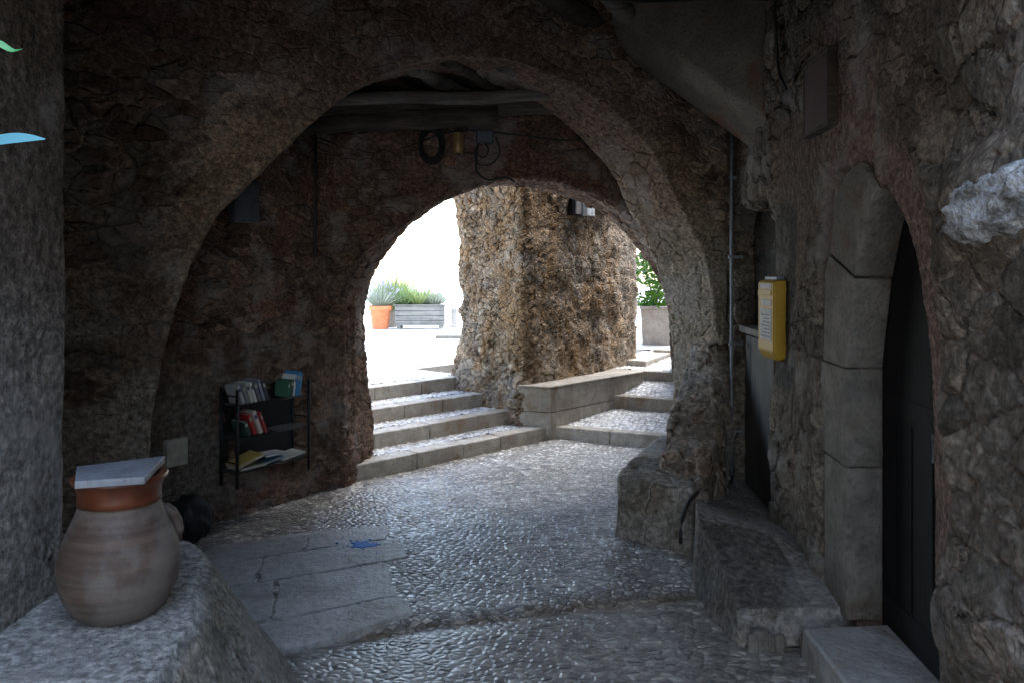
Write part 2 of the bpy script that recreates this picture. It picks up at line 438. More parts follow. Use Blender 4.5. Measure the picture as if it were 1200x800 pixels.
def m_pot():
    s = NT('unglazed pot clay'); co = s.obj()
    mp = s.n('ShaderNodeMapping'); s.l(co, mp.inputs[0]); mp.inputs['Scale'].default_value = (.25, .25, 5)
    n1, _ = s.noise(mp.outputs[0], 9, 5, .6); n2, _ = s.noise(co, 5, 5, .6); n3, _ = s.noise(co, 60, 4)
    c = s.mix(s.sstep(n1, .3, .7), (.070, .045, .034), (.145, .095, .07))
    c = s.mix(s.math('MULTIPLY', s.sstep(n2, .4, .6), .8), c, s.mix(.65, c, (.24, .22, .20)))
    c = s.mix(s.math('MULTIPLY', s.sstep(n3, .5, .7), .35), c, (.12, .09, .07))
    s.disp(s.math('ADD', s.math('MULTIPLY', n1, .0035), s.math('MULTIPLY', n3, .0015)), 'BUMP')
    return s.set(c, .62, .4)
M['pot'] = m_pot()
M['glaze'] = m_plain('orange brown glaze', (.13, .036, .014), .35, 0, .6, .5, 9)
M['terracotta'] = m_plain('terracotta', (.62, .22, .10), .7, 0, .3, .12)
M['lidstone'] = m_stone('blue grey slate', (.20, .22, .25), (.32, .34, .37), 10, .45, .002)

# ------------------------------------------------------------------ frames
EA = R(22); E1 = np.array([math.cos(EA), math.sin(EA)]); N1 = np.array([-E1[1], E1[0]])
P1 = np.array([-1.93, 4.4])
def map1(SZ, d):
    xy = P1 + SZ[:, :1]*E1 + N1*d
    return np.concatenate([xy, SZ[:, 1:2]], 1)
EB = R(8); E2 = np.array([math.cos(EB), math.sin(EB)]); N2 = np.array([-E2[1], E2[0]])
P2 = np.array([-1.27, 5.95])
def map2(SZ, d):
    xy = P2 + SZ[:, :1]*E2 + N2*d
    return np.concatenate([xy, SZ[:, 1:2]], 1)
def wx(Y): return 1.21 + .064*Y                     # right hand wall plane
def mapR(SZ, d):
    Y = SZ[:, 0]
    return np.stack([wx(Y)+d, Y, SZ[:, 1]], 1)
B0 = np.array([-1.97, 4.98]); BA = np.array([.55, .835]); BN = np.array([.835, -.55])   # wall with the book rack

def mixc(T, c, w):
    return T*(1-w[:, None]) + np.array(c)*w[:, None]

# ------------------------------------------------------------------ nearer arch
nf = [(-.09, -.05), (-.09, .3), (-.08, .66), (-.03, 1.03), (.04, 1.34), (.14, 1.65), (.29, 1.94), (.49, 2.16), (.68, 2.37), (.90, 2.59), (1.13, 2.77), (1.4, 2.90),
      (1.73, 2.975), (2.08, 2.98), (2.39, 2.92), (2.74, 2.77), (3.04, 2.55), (3.22, 2.34), (3.36, 2.14), (3.49, 1.92), (3.58, 1.73), (3.66, 1.46), (3.7, 1.17), (3.72, .73), (3.73, .3), (3.73, -.05)]
nr = [(-.11, -.05), (-.11, .3), (-.10, .66), (-.05, 1.03), (.02, 1.34), (.12, 1.65), (.27, 1.94), (.47, 2.16), (.66, 2.38), (.88, 2.62), (1.11, 2.80), (1.4, 2.93),
      (1.73, 2.99), (2.05, 2.96), (2.33, 2.89), (2.66, 2.74), (2.95, 2.52), (3.12, 2.35), (3.24, 2.12), (3.39, 1.89), (3.49, 1.70), (3.58, 1.40), (3.65, 1.0), (3.65, .66), (3.64, .3), (3.64, -.05)]
rf = resample(nf, 300)
def attr_near(V):
    d = V[:, :2]-P1
    s = d@E1; z = V[:, 2]; dep = d@N1
    w = (fbm(V, 3.1, 3)-.5)
    dist = np.full(len(V), 9.)
    S = np.stack([s, z], 1)
    for i in range(0, 300, 3):
        dist = np.minimum(dist, np.hypot(S[:, 0]-rf[i, 0], S[:, 1]-rf[i, 1]))
    band = (1-sstep(.16, .26, dist + w*.16))
    band = np.where(dep > .03, np.maximum(band, .7), band)
    P = band*.6
    T = np.tile(np.array([.29, .215, .15]), (len(V), 1))
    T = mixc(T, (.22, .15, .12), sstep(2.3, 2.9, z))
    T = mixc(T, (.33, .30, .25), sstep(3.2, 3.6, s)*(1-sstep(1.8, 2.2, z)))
    # grey patches low on the left, brightened in colour in place of falling light
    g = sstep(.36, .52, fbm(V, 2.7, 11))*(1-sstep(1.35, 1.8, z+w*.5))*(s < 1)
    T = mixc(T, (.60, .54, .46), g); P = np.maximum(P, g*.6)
    # reddish plaster over the crown
    q = sstep(.44, .56, fbm(V, 1.2, 21))*sstep(2.6, 3.0, z)
    T = mixc(T, (.20, .12, .10), q*.8); P = np.maximum(P, q*.7)
    return P, T
def off_near(V):
    V = V.copy(); d = V[:, :2]-P1; dep = d@N1
    b = (fbm(V, 1.1, 5)-.5)*.10
    V[:, :2] -= np.outer(b, N1)
    V[:, 2] += (fbm(V, 2.3, 9)-.5)*.05
    V[:, 0] += (fbm(V, 2.3, 19)-.5)*.03
    return V
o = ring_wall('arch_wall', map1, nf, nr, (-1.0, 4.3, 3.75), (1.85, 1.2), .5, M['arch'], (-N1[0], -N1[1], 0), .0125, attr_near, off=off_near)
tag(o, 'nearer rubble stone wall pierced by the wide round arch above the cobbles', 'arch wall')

# ------------------------------------------------------------------ farther arch
ff = [(.0, -.05), (.0, .3), (.0, .58), (.01, 1.09), (.03, 1.44), (.11, 1.70), (.28, 1.87), (.5, 2.03), (.76, 2.18), (1.02, 2.28), (1.3, 2.33), (1.62, 2.32), (1.96, 2.21), (2.28, 2.04), (2.55, 1.77), (2.75, 1.42), (2.88, 1.0), (2.95, .5), (2.96, -.05)]
fr = [(.21, -.05), (.20, .3), (.18, .6), (.13, 1.05), (.12, 1.31), (.20, 1.58), (.33, 1.80), (.48, 1.99), (.65, 2.13), (.90, 2.26), (1.17, 2.335), (1.5, 2.34), (1.78, 2.27), (2.05, 2.16), (2.31, 1.98), (2.54, 1.70), (2.74, 1.38), (2.88, .95), (2.94, -.05)]
def attr_far(V):
    d = V[:, :2]-P2; s = d@E2; z = V[:, 2]; dep = d@N2
    P = .35*sstep(.4, .6, fbm(V, 1.8, 4)) + .2*sstep(1.8, 2.3, z)
    T = np.tile(np.array([.20, .135, .11]), (len(V), 1))
    T = mixc(T, (.25, .09, .065), sstep(.55, .68, fbm(V, 2.4, 8))*.7)
    P = np.where(dep > .02, 0., P)
    return P, T
def off_far(V):
    V = V.copy(); b = (fbm(V, 2.2, 35)-.5)*.07
    V[:, 0] += b*1.1; V[:, 1] += b*.6; V[:, 2] += (fbm(V, 4.2, 39)-.5)*.05
    return V
o = ring_wall('arch_wall', map2, ff, fr, (-.9, 3.6, 3.4), (1.45, 1.2), .5, M['red'], (-N2[0], -N2[1], 0), .0125, attr_far, off=off_far)
tag(o, 'farther reddish wall with the small round arch opening onto the white steps', 'arch wall')

# ------------------------------------------------------------------ wall with the book rack
ts = np.arange(-.75, 1.36, .013); zz = np.arange(-.05, 3.2, .014)
TT, ZZ = np.meshgrid(ts, zz)
G = np.stack([B0[0]+BA[0]*TT, B0[1]+BA[1]*TT, ZZ], -1)
def attr_b(V):
    t = (V[:, :2]-B0)@BA/(BA@BA); z = V[:, 2]
    g = (1-sstep(.05, .3, t+(fbm(V, 3, 4)-.5)*.3))*(1-sstep(.8, 1.1, z))
    T = np.tile(np.array([.25, .23, .20]), (len(V), 1))
    T = mixc(T, (.24, .10, .07), (1-g)*sstep(.5, .6, fbm(V, 2.8, 44)))
    return np.maximum(g*.85, .35*sstep(.5, .6, fbm(V, 2.8, 44))), T
def off_b(V):
    V = V.copy(); b = (fbm(V, 1.6, 61)-.5)*.09
    V[:, :2] += np.outer(b, BN); return V
o = grid_mesh('stone_wall', G, M['red'], (BN[0], BN[1], 0), None, attr_b, off=off_b)
tag(o, 'reddish rubble wall carrying the black book rack between the two arches', 'wall')

# ------------------------------------------------------------------ right hand wall with two doorways
dp = [(2.57, -.05), (2.57, .5), (2.57, 1.0), (2.60, 1.3), (2.68, 1.56), (2.80, 1.75), (2.94, 1.88), (3.03, 1.935), (3.12, 1.90), (3.22, 1.78), (3.33, 1.56), (3.39, 1.3), (3.40, 1.0), (3.40, .5), (3.40, -.05)]
rp = resample(dp, 160)
def attr_r(V):
    Y = V[:, 1]; z = V[:, 2]; w = fbm(V, 3.4, 71)-.5
    S = np.stack([Y, z], 1); dist = np.full(len(V), 9.)
    for i in range(0, 160, 2): dist = np.minimum(dist, np.hypot(S[:, 0]-rp[i, 0], S[:, 1]-rp[i, 1]))
    T = np.tile(np.array([.42, .29, .25]), (len(V), 1))
    band = (1-sstep(.14, .24, dist+w*.16))*(Y < 3.25)                        # pinkish plaster round the pointed doorway
    top = sstep(2.9, 3.1, Y+w*.4)*(1-sstep(4.4, 4.55, Y+w*.25))*(1-sstep(2.35, 2.55, z+w*.3+(Y-3)*.05))*sstep(1.35, 1.9, z+w*.6)
    P = np.maximum(band, top*.95)
    T = mixc(T, (.30, .235, .19), sstep(3.6, 3.8, Y))
    P = np.maximum(P, sstep(3.32, 3.38, Y)*(1-sstep(3.64, 3.72, Y))*(z < 1.95))
    # tall grey round topped patch under the post box
    tp = 2.02 + .14*np.sqrt(np.clip(1-((Y-4.42)/.32)**2, 0, 1)) - .18
    gp = (1-sstep(.24, .30, np.abs(Y-4.42)+w*.05))*(1-sstep(-.02, .04, z-tp+w*.08))*sstep(.9, 1.0, z+w*.3)
    P = np.maximum(P, gp); T = mixc(T, (.115, .105, .095), gp)
    P = np.maximum(P, .9*(1-sstep(.2, .3, np.abs(Y-3.68)))*(1-sstep(.22, .35, np.abs(z-2.43))))
    P = np.maximum(P, .5*sstep(.5, .6, fbm(V, 1.9, 77))*(Y > 3.3)*(z < 1.2))
    # pale area of the jutting boulder
    bl = np.exp(-(((Y-2.17)/.20)**2+((z-1.80)/.13)**2)*1.6)
    k = sstep(.36, .60, bl*(.75+.5*fbm(V, 9, 4)))
    return P, T
def off_r(V):
    V = V.copy(); Y = V[:, 1]; z = V[:, 2]
    near = 1-sstep(2.35, 2.6, Y)
    b = (fbm(V, 1.5, 81)-.5)*(.04 + near*.08)
    bl = np.exp(-(np.abs((Y-2.17)/.24)**3+np.abs((z-1.80)/.15)**3)*1.2)*.08
    bl += np.exp(-(np.abs((Y-2.15)/.22)**3+np.abs((z-2.25)/.14)**3))*.02
    bl += np.exp(-(np.abs((Y-2.25)/.2)**3+np.abs((z-.55)/.2)**3))*.06
    w = fbm(V, 3.4, 71)-.5
    jm = sstep(3.34, 3.38, Y+.22*sstep(1.5, 1.7, z))*(1-sstep(3.66, 3.74, Y))*(1-sstep(2.0, 2.06, z))
    fl = (1-sstep(.2, .3, np.abs(Y-3.68)))*(1-sstep(.22, .35, np.abs(z-2.43)))
    gp = (1-sstep(.24, .32, np.abs(Y-4.42)+w*.05))*(1-sstep(1.9, 2.05, z))
    V[:, 0] -= (b + bl + near*.03)*(1-np.maximum(jm, np.maximum(gp*.8, fl))) - jm*.045 - gp*.02
    V[:, 0] += .03*sstep(4.6, 4.7, Y)
    return V
o = ring_wall('passage_wall', mapR, dp, dp, (1.3, 4.2, 4.2), (3.0, 1.2), .30, M['right'], (-1, 0, 0), .0125, attr_r, off=off_r, rear=False)
tag(o, 'rough right hand wall of big stones around the pointed doorway', 'wall')
RW = o
d2 = [(4.70, -.05), (4.70, .5), (4.70, 1.0), (4.70, 1.5), (4.70, 1.96), (4.74, 2.03), (5.1, 2.04), (5.6, 2.03), (5.64, 1.96), (5.64, 1.5), (5.64, 1.0), (5.64, .5), (5.64, -.05)]
o = ring_wall('wall_section', mapR, d2, d2, (4.2, 9.0, 4.2), (5.15, 1.2), .16, M['right'], (-1, 0, 0), .014, attr_r, parent=RW, off=off_r, rear=False)

# pale boulder jutting from the wall
b = MB(); bmesh.ops.create_icosphere(b.bm, subdivisions=6, radius=1)
for v in b.bm.verts:
    c = np.array([v.co.x, v.co.y, v.co.z]); c = np.sign(c)*np.abs(c)**.72
    p = c[None]*1.0; k = 1+(fbm(p, 1.6, 13)[0]-.5)*.45+(fbm(p, 6, 16, 5)[0]-.5)*.22
    v.co = Vector((1.305+c[0]*.10*k, 2.08+c[1]*.22*k, 1.775+c[2]*.092*k + c[1]*-.03))
s_ = m_stone('pale mottled stone', (.12, .115, .105), (.62, .64, .66), 15, .9, .016, (.30, .27, .22), .2, fine=55)
b.build('jutting_stone', s_, RW, smooth=True)['label'] = 'pale mottled stone jutting out at the right edge'
# dressed jamb stones on the far side of the pointed doorway
def prismR(poly, d0, d1):
    return MB().prism([(wx(y)+d0, y, z) for y, z in poly], [(wx(y)+d1, y, z) for y, z in poly])
for poly in ([(3.385, .125), (3.66, .125), (3.67, .773), (3.385, .773)],
             [(3.385, .777), (3.74, .785), (3.72, 1.193), (3.385, 1.193)],
             [(3.385, 1.198), (3.68, 1.198), (3.66, 1.60), (3.60, 1.68), (3.285, 1.575), (3.355, 1.32)],
             [(3.28, 1.585), (3.59, 1.69), (3.53, 1.92), (3.40, 2.02), (3.22, 2.05), (3.07, 1.93), (3.18, 1.79)]):
    b = prismR(poly, -.008, .15).build('jamb_stone', M['jamb'], RW, bevel=.007, seg=3)

# pointed door, set back
def door_panel():
    b = MB(); pts = [(y, z) for y, z in resample(dp, 60)]
    pts = [(3.0+(y-3.0)*1.12, max(z*1.03, .03)) for y, z in pts]
    b.prism([(wx(y)+.155, y, z) for y, z in pts], [(wx(y)+.20, y, z) for y, z in pts])
    return b
dr = door_panel().build('pointed_door', M['door_dark'], RW)
dr['label'] = 'black pointed timber door deep in its reveal'
b = MB()
for z0, z1 in ((.16, .26), (1.02, 1.10)): b.prism([(wx(2.58)+.149, 2.58, z0), (wx(3.38)+.149, 3.38, z0), (wx(3.38)+.154, 3.38, z0), (wx(2.58)+.154, 2.58, z0)], [(wx(2.58)+.149, 2.58, z1), (wx(3.38)+.149, 3.38, z1), (wx(3.38)+.154, 3.38, z1), (wx(2.58)+.154, 2.58, z1)])
for y in (2.75, 2.93, 3.11, 3.26): b.box(wx(y)+.150, wx(y)+.1545, y, y+.012, .27, 1.0)
b.build('door_batten', M['door_dark'], dr, bevel=.004)
b = MB(); b.box(wx(2.66)+.03, wx(2.66)+.04, 2.585, 2.60, .97, 1.06)
b.tube([(wx(2.6)+.07, 2.62, .97), (wx(2.6)+.03, 2.66, .97), (wx(2.6)+.03, 2.66, 1.06), (wx(2.6)+.07, 2.62, 1.06)], .006)
b.build('handle', M['grey_metal'], dr)
# square headed door farther on
x5 = wx(5.17)
b = MB(); b.prism([(wx(4.66)+.1, 4.66, .02), (wx(5.68)+.1, 5.68, .02), (wx(5.68)+.15, 5.68, .02), (wx(4.66)+.15, 4.66, .02)],
                  [(wx(4.66)+.1, 4.66, 1.2), (wx(5.68)+.1, 5.68, 1.2), (wx(5.68)+.15, 5.68, 1.2), (wx(4.66)+.15, 4.66, 1.2)])
d = b.build('plank_door', M['door_grey'], RW, bevel=.003); d['label'] = 'grey half door of vertical planks with a dark opening above its rail'
b = MB()
for k in range(7):
    y = 4.74+k*.135
    b.obox((wx(y)+.075, y, .03), (.027, 0, 0), (0, .128, 0), (0, 0, 1.14))
b.build('plank', M['door_grey'], d, bevel=.004)
b = MB(); b.prism([(wx(4.68)+.03, 4.69, 1.19), (wx(5.65)+.03, 5.65, 1.19), (wx(5.65)+.15, 5.65, 1.19), (wx(4.68)+.15, 4.69, 1.19)],
                  [(wx(4.68)+.03, 4.69, 1.235), (wx(5.65)+.03, 5.65, 1.235), (wx(5.65)+.15, 5.65, 1.235), (wx(4.68)+.15, 4.69, 1.235)])
b.build('rail', M['wood_grey'], d, bevel=.004)
b = MB(); b.prism([(wx(4.66)+.14, 4.66, 1.2), (wx(5.68)+.14, 5.68, 1.2), (wx(5.68)+.18, 5.68, 1.2), (wx(4.66)+.18, 4.66, 1.2)],
                  [(wx(4.66)+.14, 4.66, 2.1), (wx(5.68)+.14, 5.68, 2.1), (wx(5.68)+.18, 5.68, 2.1), (wx(4.66)+.18, 4.66, 2.1)])
b.build('window_pane', M['winglass'], d)
# threshold slab
b = MB(); b.prism([(1.19, 1.9, -.02), (1.80, 1.9, -.02), (1.80, 3.52, -.02), (1.215, 3.36, -.02)], [(1.19, 1.9, .12), (1.80, 1.9, .12), (1.80, 3.38, .12), (1.215, 3.33, .12)])
tag(b.build('doorstep', M['slab'], None, bevel=.015, seg=3), 'long pale stone doorstep beneath the black pointed door', 'doorstep')

# ------------------------------------------------------------------ left pillar, side walls, alley behind the camera
zz = np.arange(-.05, 3.5, .02)
path = []
for y in np.arange(.8, 2.78, .018): path.append((-1.58, y))
for a in np.linspace(0, 90, 8)[1:]: path.append((-1.58-.09*(1-math.cos(R(a))), 2.78+.07*math.sin(R(a))))
for x in np.arange(-1.69, -2.7, -.05): path.append((x, 2.85))
path = np.array(path)
G = np.stack([np.tile(path[:, 0], (len(zz), 1)), np.tile(path[:, 1], (len(zz), 1)), np.tile(zz[:, None], (1, len(path)))], -1)
def attr_p(V):
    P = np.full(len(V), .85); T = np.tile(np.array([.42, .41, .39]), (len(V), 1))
    k = sstep(1.1, 1.7, V[:, 2] + (fbm(V, 2, 5)-.5)*.5); T = mixc(T, (.17, .135, .11), k)  # tint pale below and dark above: fall of daylight painted into the colour
    return P, T
def off_p(V):
    V = V.copy(); V[:, 0] -= (fbm(V, 2.0, 91)-.5)*.05; return V
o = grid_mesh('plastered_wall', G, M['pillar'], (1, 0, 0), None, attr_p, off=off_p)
tag(o, 'rough grey plastered wall end at the left behind the clay jar', 'wall')
b = MB(); b.box(-2.9, -1.62, -7, .8, -.1, 4.6); tag(b.build('house_wall', M['plaster']), 'plastered house wall continuing the passage on the left toward the open alley', 'wall')
b = MB(); b.box(-2.9, -2.45, 2.6, 4.45, -.1, 3.8); b.box(-3.2, -2.4, 4.45, 5.2, -.1, 3.8)
tag(b.build('side_wall', M['arch']), 'dim side wall closing the recess behind the plastered wall end', 'wall')
b = MB(); b.prism([(wx(-7), -7, -.1), (2.6, -7, -.1), (2.6, 1.31, -.1), (wx(1.31), 1.31, -.1)], [(wx(-7), -7, 4.4), (2.6, -7, 4.4), (2.6, 1.31, 4.4), (wx(1.31), 1.31, 4.4)])
b.box(1.72, 2.6, 1.31, 2.5, -.1, 4.2); b.box(1.80, 2.6, 2.5, 6.3, -.1, 4.2)
b.box(1.95, 2.6, 6.3, 9.0, -.1, 4.2)
tag(b.build('house_wall', M['plaster']), 'plastered house wall continuing on the right toward the open alley', 'wall')

# ceilings
b = MB(); b.box(-3.2, 2.6, 2.3, 5.05, 3.42, 3.8); b.box(-3.2, 2.6, 5.05, 6.3, 3.5, 3.8)
tag(b.build('ceiling', M['wood']), kind='structure')
b = MB(); b.prism([(-3.2, 4.7, 3.0), (2.6, 5.9, 3.0), (2.6, 7.4, 3.0), (-3.2, 6.6, 3.0)], [(-3.2, 4.7, 3.3), (2.6, 5.9, 3.3), (2.6, 7.4, 3.3), (-3.2, 6.6, 3.3)])
tag(b.build('ceiling', M['wood']), kind='structure')
b = MB(); b.box(-3.2, 2.6, 1.95, 2.62, 2.56, 4.4)  # out of view, added to keep sky light off the upper walls
tag(b.build('added_shade_wall', M['arch']), 'unseen wall added just above the viewer to shade the upper passage walls', 'wall')
b = MB(); b.prism([(-3.2, 5.7, 3.28), (2.6, 6.5, 3.28), (2.6, 7.6, 3.28), (-3.2, 6.85, 3.28)], [(-3.2, 5.7, 4.0), (2.6, 6.5, 4.0), (2.6, 7.6, 4.0), (-3.2, 6.85, 4.0)])
b.prism([(-3.2, 5.9, -.1), (-1.75, 5.9, -.1), (-1.75, 6.4, -.1), (-3.2, 6.6, -.1)], [(-3.2, 5.9, 3.29), (-1.75, 5.9, 3.29), (-1.75, 6.4, 3.29), (-3.2, 6.6, 3.29)])
b.prism([(-3.2, 4.9, -.1), (-2.35, 4.9, -.1), (-1.75, 5.9, -.1), (-3.2, 5.9, -.1)], [(-3.2, 4.9, 3.0), (-2.35, 4.9, 3.0), (-1.75, 5.9, 3.0), (-3.2, 5.9, 3.0)])
tag(b.build('house_wall', M['plaster']), 'upper wall of the house built across the passage over the small arch', 'wall')

# beams
def beam(p, q, r, label, mat='wood', sq=False):
    pts = [Vector(p).lerp(Vector(q), t) for t in np.linspace(0, 1, 12)]
    pts = [v+Vector((0, random.uniform(-.008, .008), random.uniform(-.012, .012))) for v in pts]
    b = MB(); b.tube(pts, [r*random.uniform(.9, 1.08) for _ in pts], 4 if sq else 9)
    o = b.build('ceiling_beam', M[mat], None, bevel=0 if not sq else .01, smooth=not sq)
    return tag(o, label, 'beam', 'timber beams under the ceilings')
beam((-1.9, 5.55, 2.76), (1.75, 6.1, 2.93), .10, 'thick dark beam just above the coiled cable, nearest the small arch')
beam((-2.2, 5.35, 2.74), (1.0, 5.75, 2.90), .045, 'weathered grey beam crossing in front of the thick dark beam', 'wood_grey')
beam((-2.0, 5.62, 2.63), (-.1, 5.72, 2.72), .075, 'short thin beam lying along the top of the reddish wall')
jl = ['leftmost', 'second from the left', 'third from the left', 'fourth from the left', 'fifth from the left', 'sixth from the left', 'rightmost']
for k in range(7):
    x = -.9+k*.36
    beam((x-.25, 4.9+.13*k, 2.99), (x+.25, 6.1+.05*k, 2.94), .055, 'thin joist between the two arches, %s of the row' % jl[k], 'wood_grey' if k % 2 else 'wood')
beam((-.3, 4.5, 3.50), (.9, 5.8, 3.24), .075, 'short rough log poking out over the crown of the wide arch')
beam((.1, 4.2, 3.50), (1.15, 5.9, 3.2), .07, 'rough log slanting across the top of the wide arch', 'wood_grey')
beam((-.1, 4.85, 3.33), (1.7, 4.95, 3.40), .06, 'crooked thin log resting against the pale plaster haunch')

# pale plaster haunch in the corner
b = MB()
f_ = [(1.60, 4.66, 2.44), (.80, 5.26, 3.22), (.62, 5.30, 3.6), (1.62, 4.66, 3.6)]
g_ = [(1.62, 5.22, 2.37), (.66, 5.55, 3.19), (.5, 5.6, 3.6), (1.64, 5.9, 3.6)]
b.prism(f_, g_)
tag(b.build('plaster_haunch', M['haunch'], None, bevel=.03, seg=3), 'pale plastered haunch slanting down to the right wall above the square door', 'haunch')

# ------------------------------------------------------------------ street floor
xs = np.arange(-2.7, 2.3, .0125); ys = np.arange(1.2, 8.1, .0125)
XX, YY = np.meshgrid(xs, ys); G = np.stack([XX, YY, np.zeros_like(XX)], -1)
def gutter(V):   # signed distance to the gutter line, negative near the viewer
    a = np.array([-1.0, 3.47]); d = np.array([1.95, .56]); d = d/np.linalg.norm(d)
    q = V[:, :2]-a
    return q@np.array([-d[1], d[0]])
def attr_f(V):
    g = gutter(V) + (fbm(V, 4, 2)-.5)*.12
    near = 1-sstep(-.03, .06, g)
    P = near*.75
    T = np.ones((len(V), 3))
    T = mixc(T, (.62, .58, .53), near*.9)
    line = np.exp(-(g/.06)**2)
    T = mixc(T, (.60, .46, .32), line*.8)
    st = sstep(.5, .62, fbm(V, 1.6, 15)); T = mixc(T, (.7, .66, .62), st*.6)
    return P, T
def off_f(V):
    V = V.copy(); g = gutter(V)
    V[:, 2] += (fbm(V, .9, 23)-.5)*.03 + (fbm(V, 3.5, 24)-.5)*.010 - .022*np.exp(-(g/.07)**2) - .012*(1-sstep(-.05, .05, g)) 
    return V
o = grid_mesh('cobbled_street', G, M['floor'], (0, 0, 1), None, attr_f, off=off_f)
tag(o, kind='structure')
b = MB(); b.box(-60, 60, -60, 100, -.3, -.06); tag(b.build('ground', M['plaza']), kind='structure')
b = MB(); b.box(-3, 2.6, -7, 1.25, -.2, -.005); tag(b.build('street', M['slab']), kind='structure')

# big worn paving slabs
O = Vector((-1.10, 3.66, 0)); A = Vector((.89, .45, 0)); Bv = Vector((-.24, .97, 0))
def slab(pts, h=.012):
    q = [O + A*a + Bv*c for a, c in pts]
    # subdivided irregular outline
    out = []
    for i in range(len(q)):
        p0, p1 = q[i], q[(i+1) % len(q)]
        for t in np.linspace(0, 1, 7)[:-1]:
            v = p0.lerp(p1, t); out.append((v.x+random.uniform(-.011, .011), v.y+random.uniform(-.011, .011)))
    b = MB(); b.prism([(x, y, -.04) for x, y in out], [(x, y, h) for x, y in out])
    o = b.build('paving_slab', M['slab'], None, bevel=.006); tag(o, kind='structure')
slab([(0, 0), (.60, .01), (.585, .47), (.01, .48)], .014)
slab([(-.55, .03), (-.02, 0), (-.01, .48), (-.5, .5)], .015)
slab([(-.4, -.36), (.2, -.33), (.66, -.22), (.62, -.01), (.0, -.02), (-.4, .0)], .014)
slab([(-.62, .52), (-.12, .50), (-.10, .86), (-.58, .88)], .015)
slab([(-.10, .50), (.72, .49), (.70, .84), (-.08, .86)], .017)
slab([(-.5, .90), (.12, .88), (.16, 1.2), (-.4, 1.22)], .013)
slab([(.14, .88), (.62, .86), (.66, 1.12), (.17, 1.2)], .014)

# ------------------------------------------------------------------ ledge under the jar
tp = np.array([(-.93, 1.3), (-.96, 1.8), (-.965, 2.2), (-1.0, 2.5), (-1.10, 2.8), (-1.20, 3.08), (-1.30, 3.26), (-1.5, 3.36), (-2.4, 3.4)])
bt = np.array([(-.78, 1.3), (-.80, 1.8), (-.82, 2.4), (-.80, 2.75), (-.78, 3.02), (-.84, 3.20), (-1.08, 3.42), (-1.45, 3.6), (-2.4, 3.7)])
lf = np.array([(-1.9, 1.3), (-1.9, 1.8), (-1.9, 2.2), (-1.9, 2.5), (-2.0, 2.7), (-2.1, 2.9), (-2.2, 3.0), (-2.3, 3.05), (-2.45, 3.1)])
n = 230
def rs(a):
    k = np.linspace(0, len(a)-1, n); i = np.clip(k.astype(int), 0, len(a)-2); u = (k-i)[:, None]
    return a[i]*(1-u)+a[i+1]*u
tp, bt, lf = rs(tp), rs(bt), rs(lf)
rows = []
for v in np.linspace(0, 1, 46): rows.append(np.c_[bt*(1-v)+tp*v, np.full(n, -.03+.53*v)])
for v in np.linspace(0, 1, 50)[1:]: rows.append(np.c_[tp*(1-v)+lf*v, np.full(n, .50+.01*v)])
def attr_l(V):
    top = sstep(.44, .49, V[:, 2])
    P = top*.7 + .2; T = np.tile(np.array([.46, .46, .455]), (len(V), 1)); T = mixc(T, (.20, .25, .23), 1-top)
    return P, T
def off_l(V):
    V = V.copy(); b = (fbm(V, 3.2, 55)-.5); V[:, 0] += b*.07; V[:, 1] += b*.05; V[:, 2] += (fbm(V, 2.7, 57)-.5)*.035*sstep(.3, .5, V[:, 2]); return V
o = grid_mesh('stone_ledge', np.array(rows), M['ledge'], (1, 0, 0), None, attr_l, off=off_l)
tag(o, 'low hewn stone ledge with sloping side that carries the clay jar', 'ledge')

# ------------------------------------------------------------------ clay jar
JC = (-1.27, 2.58, .50)
jar = thing('clay_jar', 'big unglazed clay jar with orange glazed neck on the stone ledge', 'jar', JC)
prof = [(0, 0), (.108, .0), (.122, .004), (.150, .025), (.176, .065), (.194, .105), (.201, .15), (.198, .195), (.186, .24), (.169, .28), (.150, .318), (.137, .348), (.130, .368), (.126, .38)]
P_ = np.array(resample(prof[1:], 60)); 
b = MB(); b.lathe([(r*.9, z) for r, z in P_], JC, 80, lambda a, z: .012*math.sin(a*2+1)+.006*math.sin(z*130)*.5)
b.build('body', M['pot'], jar, smooth=True)
b = MB(); b.lathe([(.1255, .366), (.124, .385), (.126, .41), (.134, .43), (.143, .437), (.145, .447), (.138, .452), (.118, .45), (.112, .44), (.11, .40)], JC, 72)
b.build('neck', M['glaze'], jar, smooth=True)
def lug(ang, sgn=1):
    c = Vector(JC); d = Vector((math.cos(ang), math.sin(ang), 0))
    pts = [c+d*r+Vector((0, 0, z)) for r, z in ((.125, .318), (.140, .316), (.158, .300), (.172, .272), (.176, .24), (.168, .205))]
    b = MB(); b.tube(pts, [.022, .020, .019, .019, .021, .024], 12); return b.build('handle', M['pot'], jar, smooth=True)
lug(R(35)); lug(R(150))
q = [(-1.405, 2.57), (-1.31, 2.385), (-1.125, 2.44), (-1.185, 2.72)]
b = MB(); b.prism([(x, y, .954) for x, y in q], [(x, y, .978) for x, y in q])
tag(b.build('slate_lid', M['lidstone'], None, bevel=.003), 'flat blue grey slate square covering the mouth of the clay jar', 'lid')

# black bundle behind the ledge
b = MB(); bmesh.ops.create_icosphere(b.bm, subdivisions=5, radius=1)
for v in b.bm.verts:
    p = np.array([[*v.co]]); k = 1+(fbm(p, 1.8, 3)[0]-.5)*.5+(fbm(p, 5, 6)[0]-.5)*.18
    v.co = Vector((-1.93+v.co.x*.13*k, 4.74+v.co.y*.13*k, .11+v.co.z*(.17 if v.co.z > 0 else .12)*k))
tag(b.build('black_bag', M['bag'], None, smooth=True), 'crumpled black plastic bag slumped on the ground behind the clay jar', 'bag')

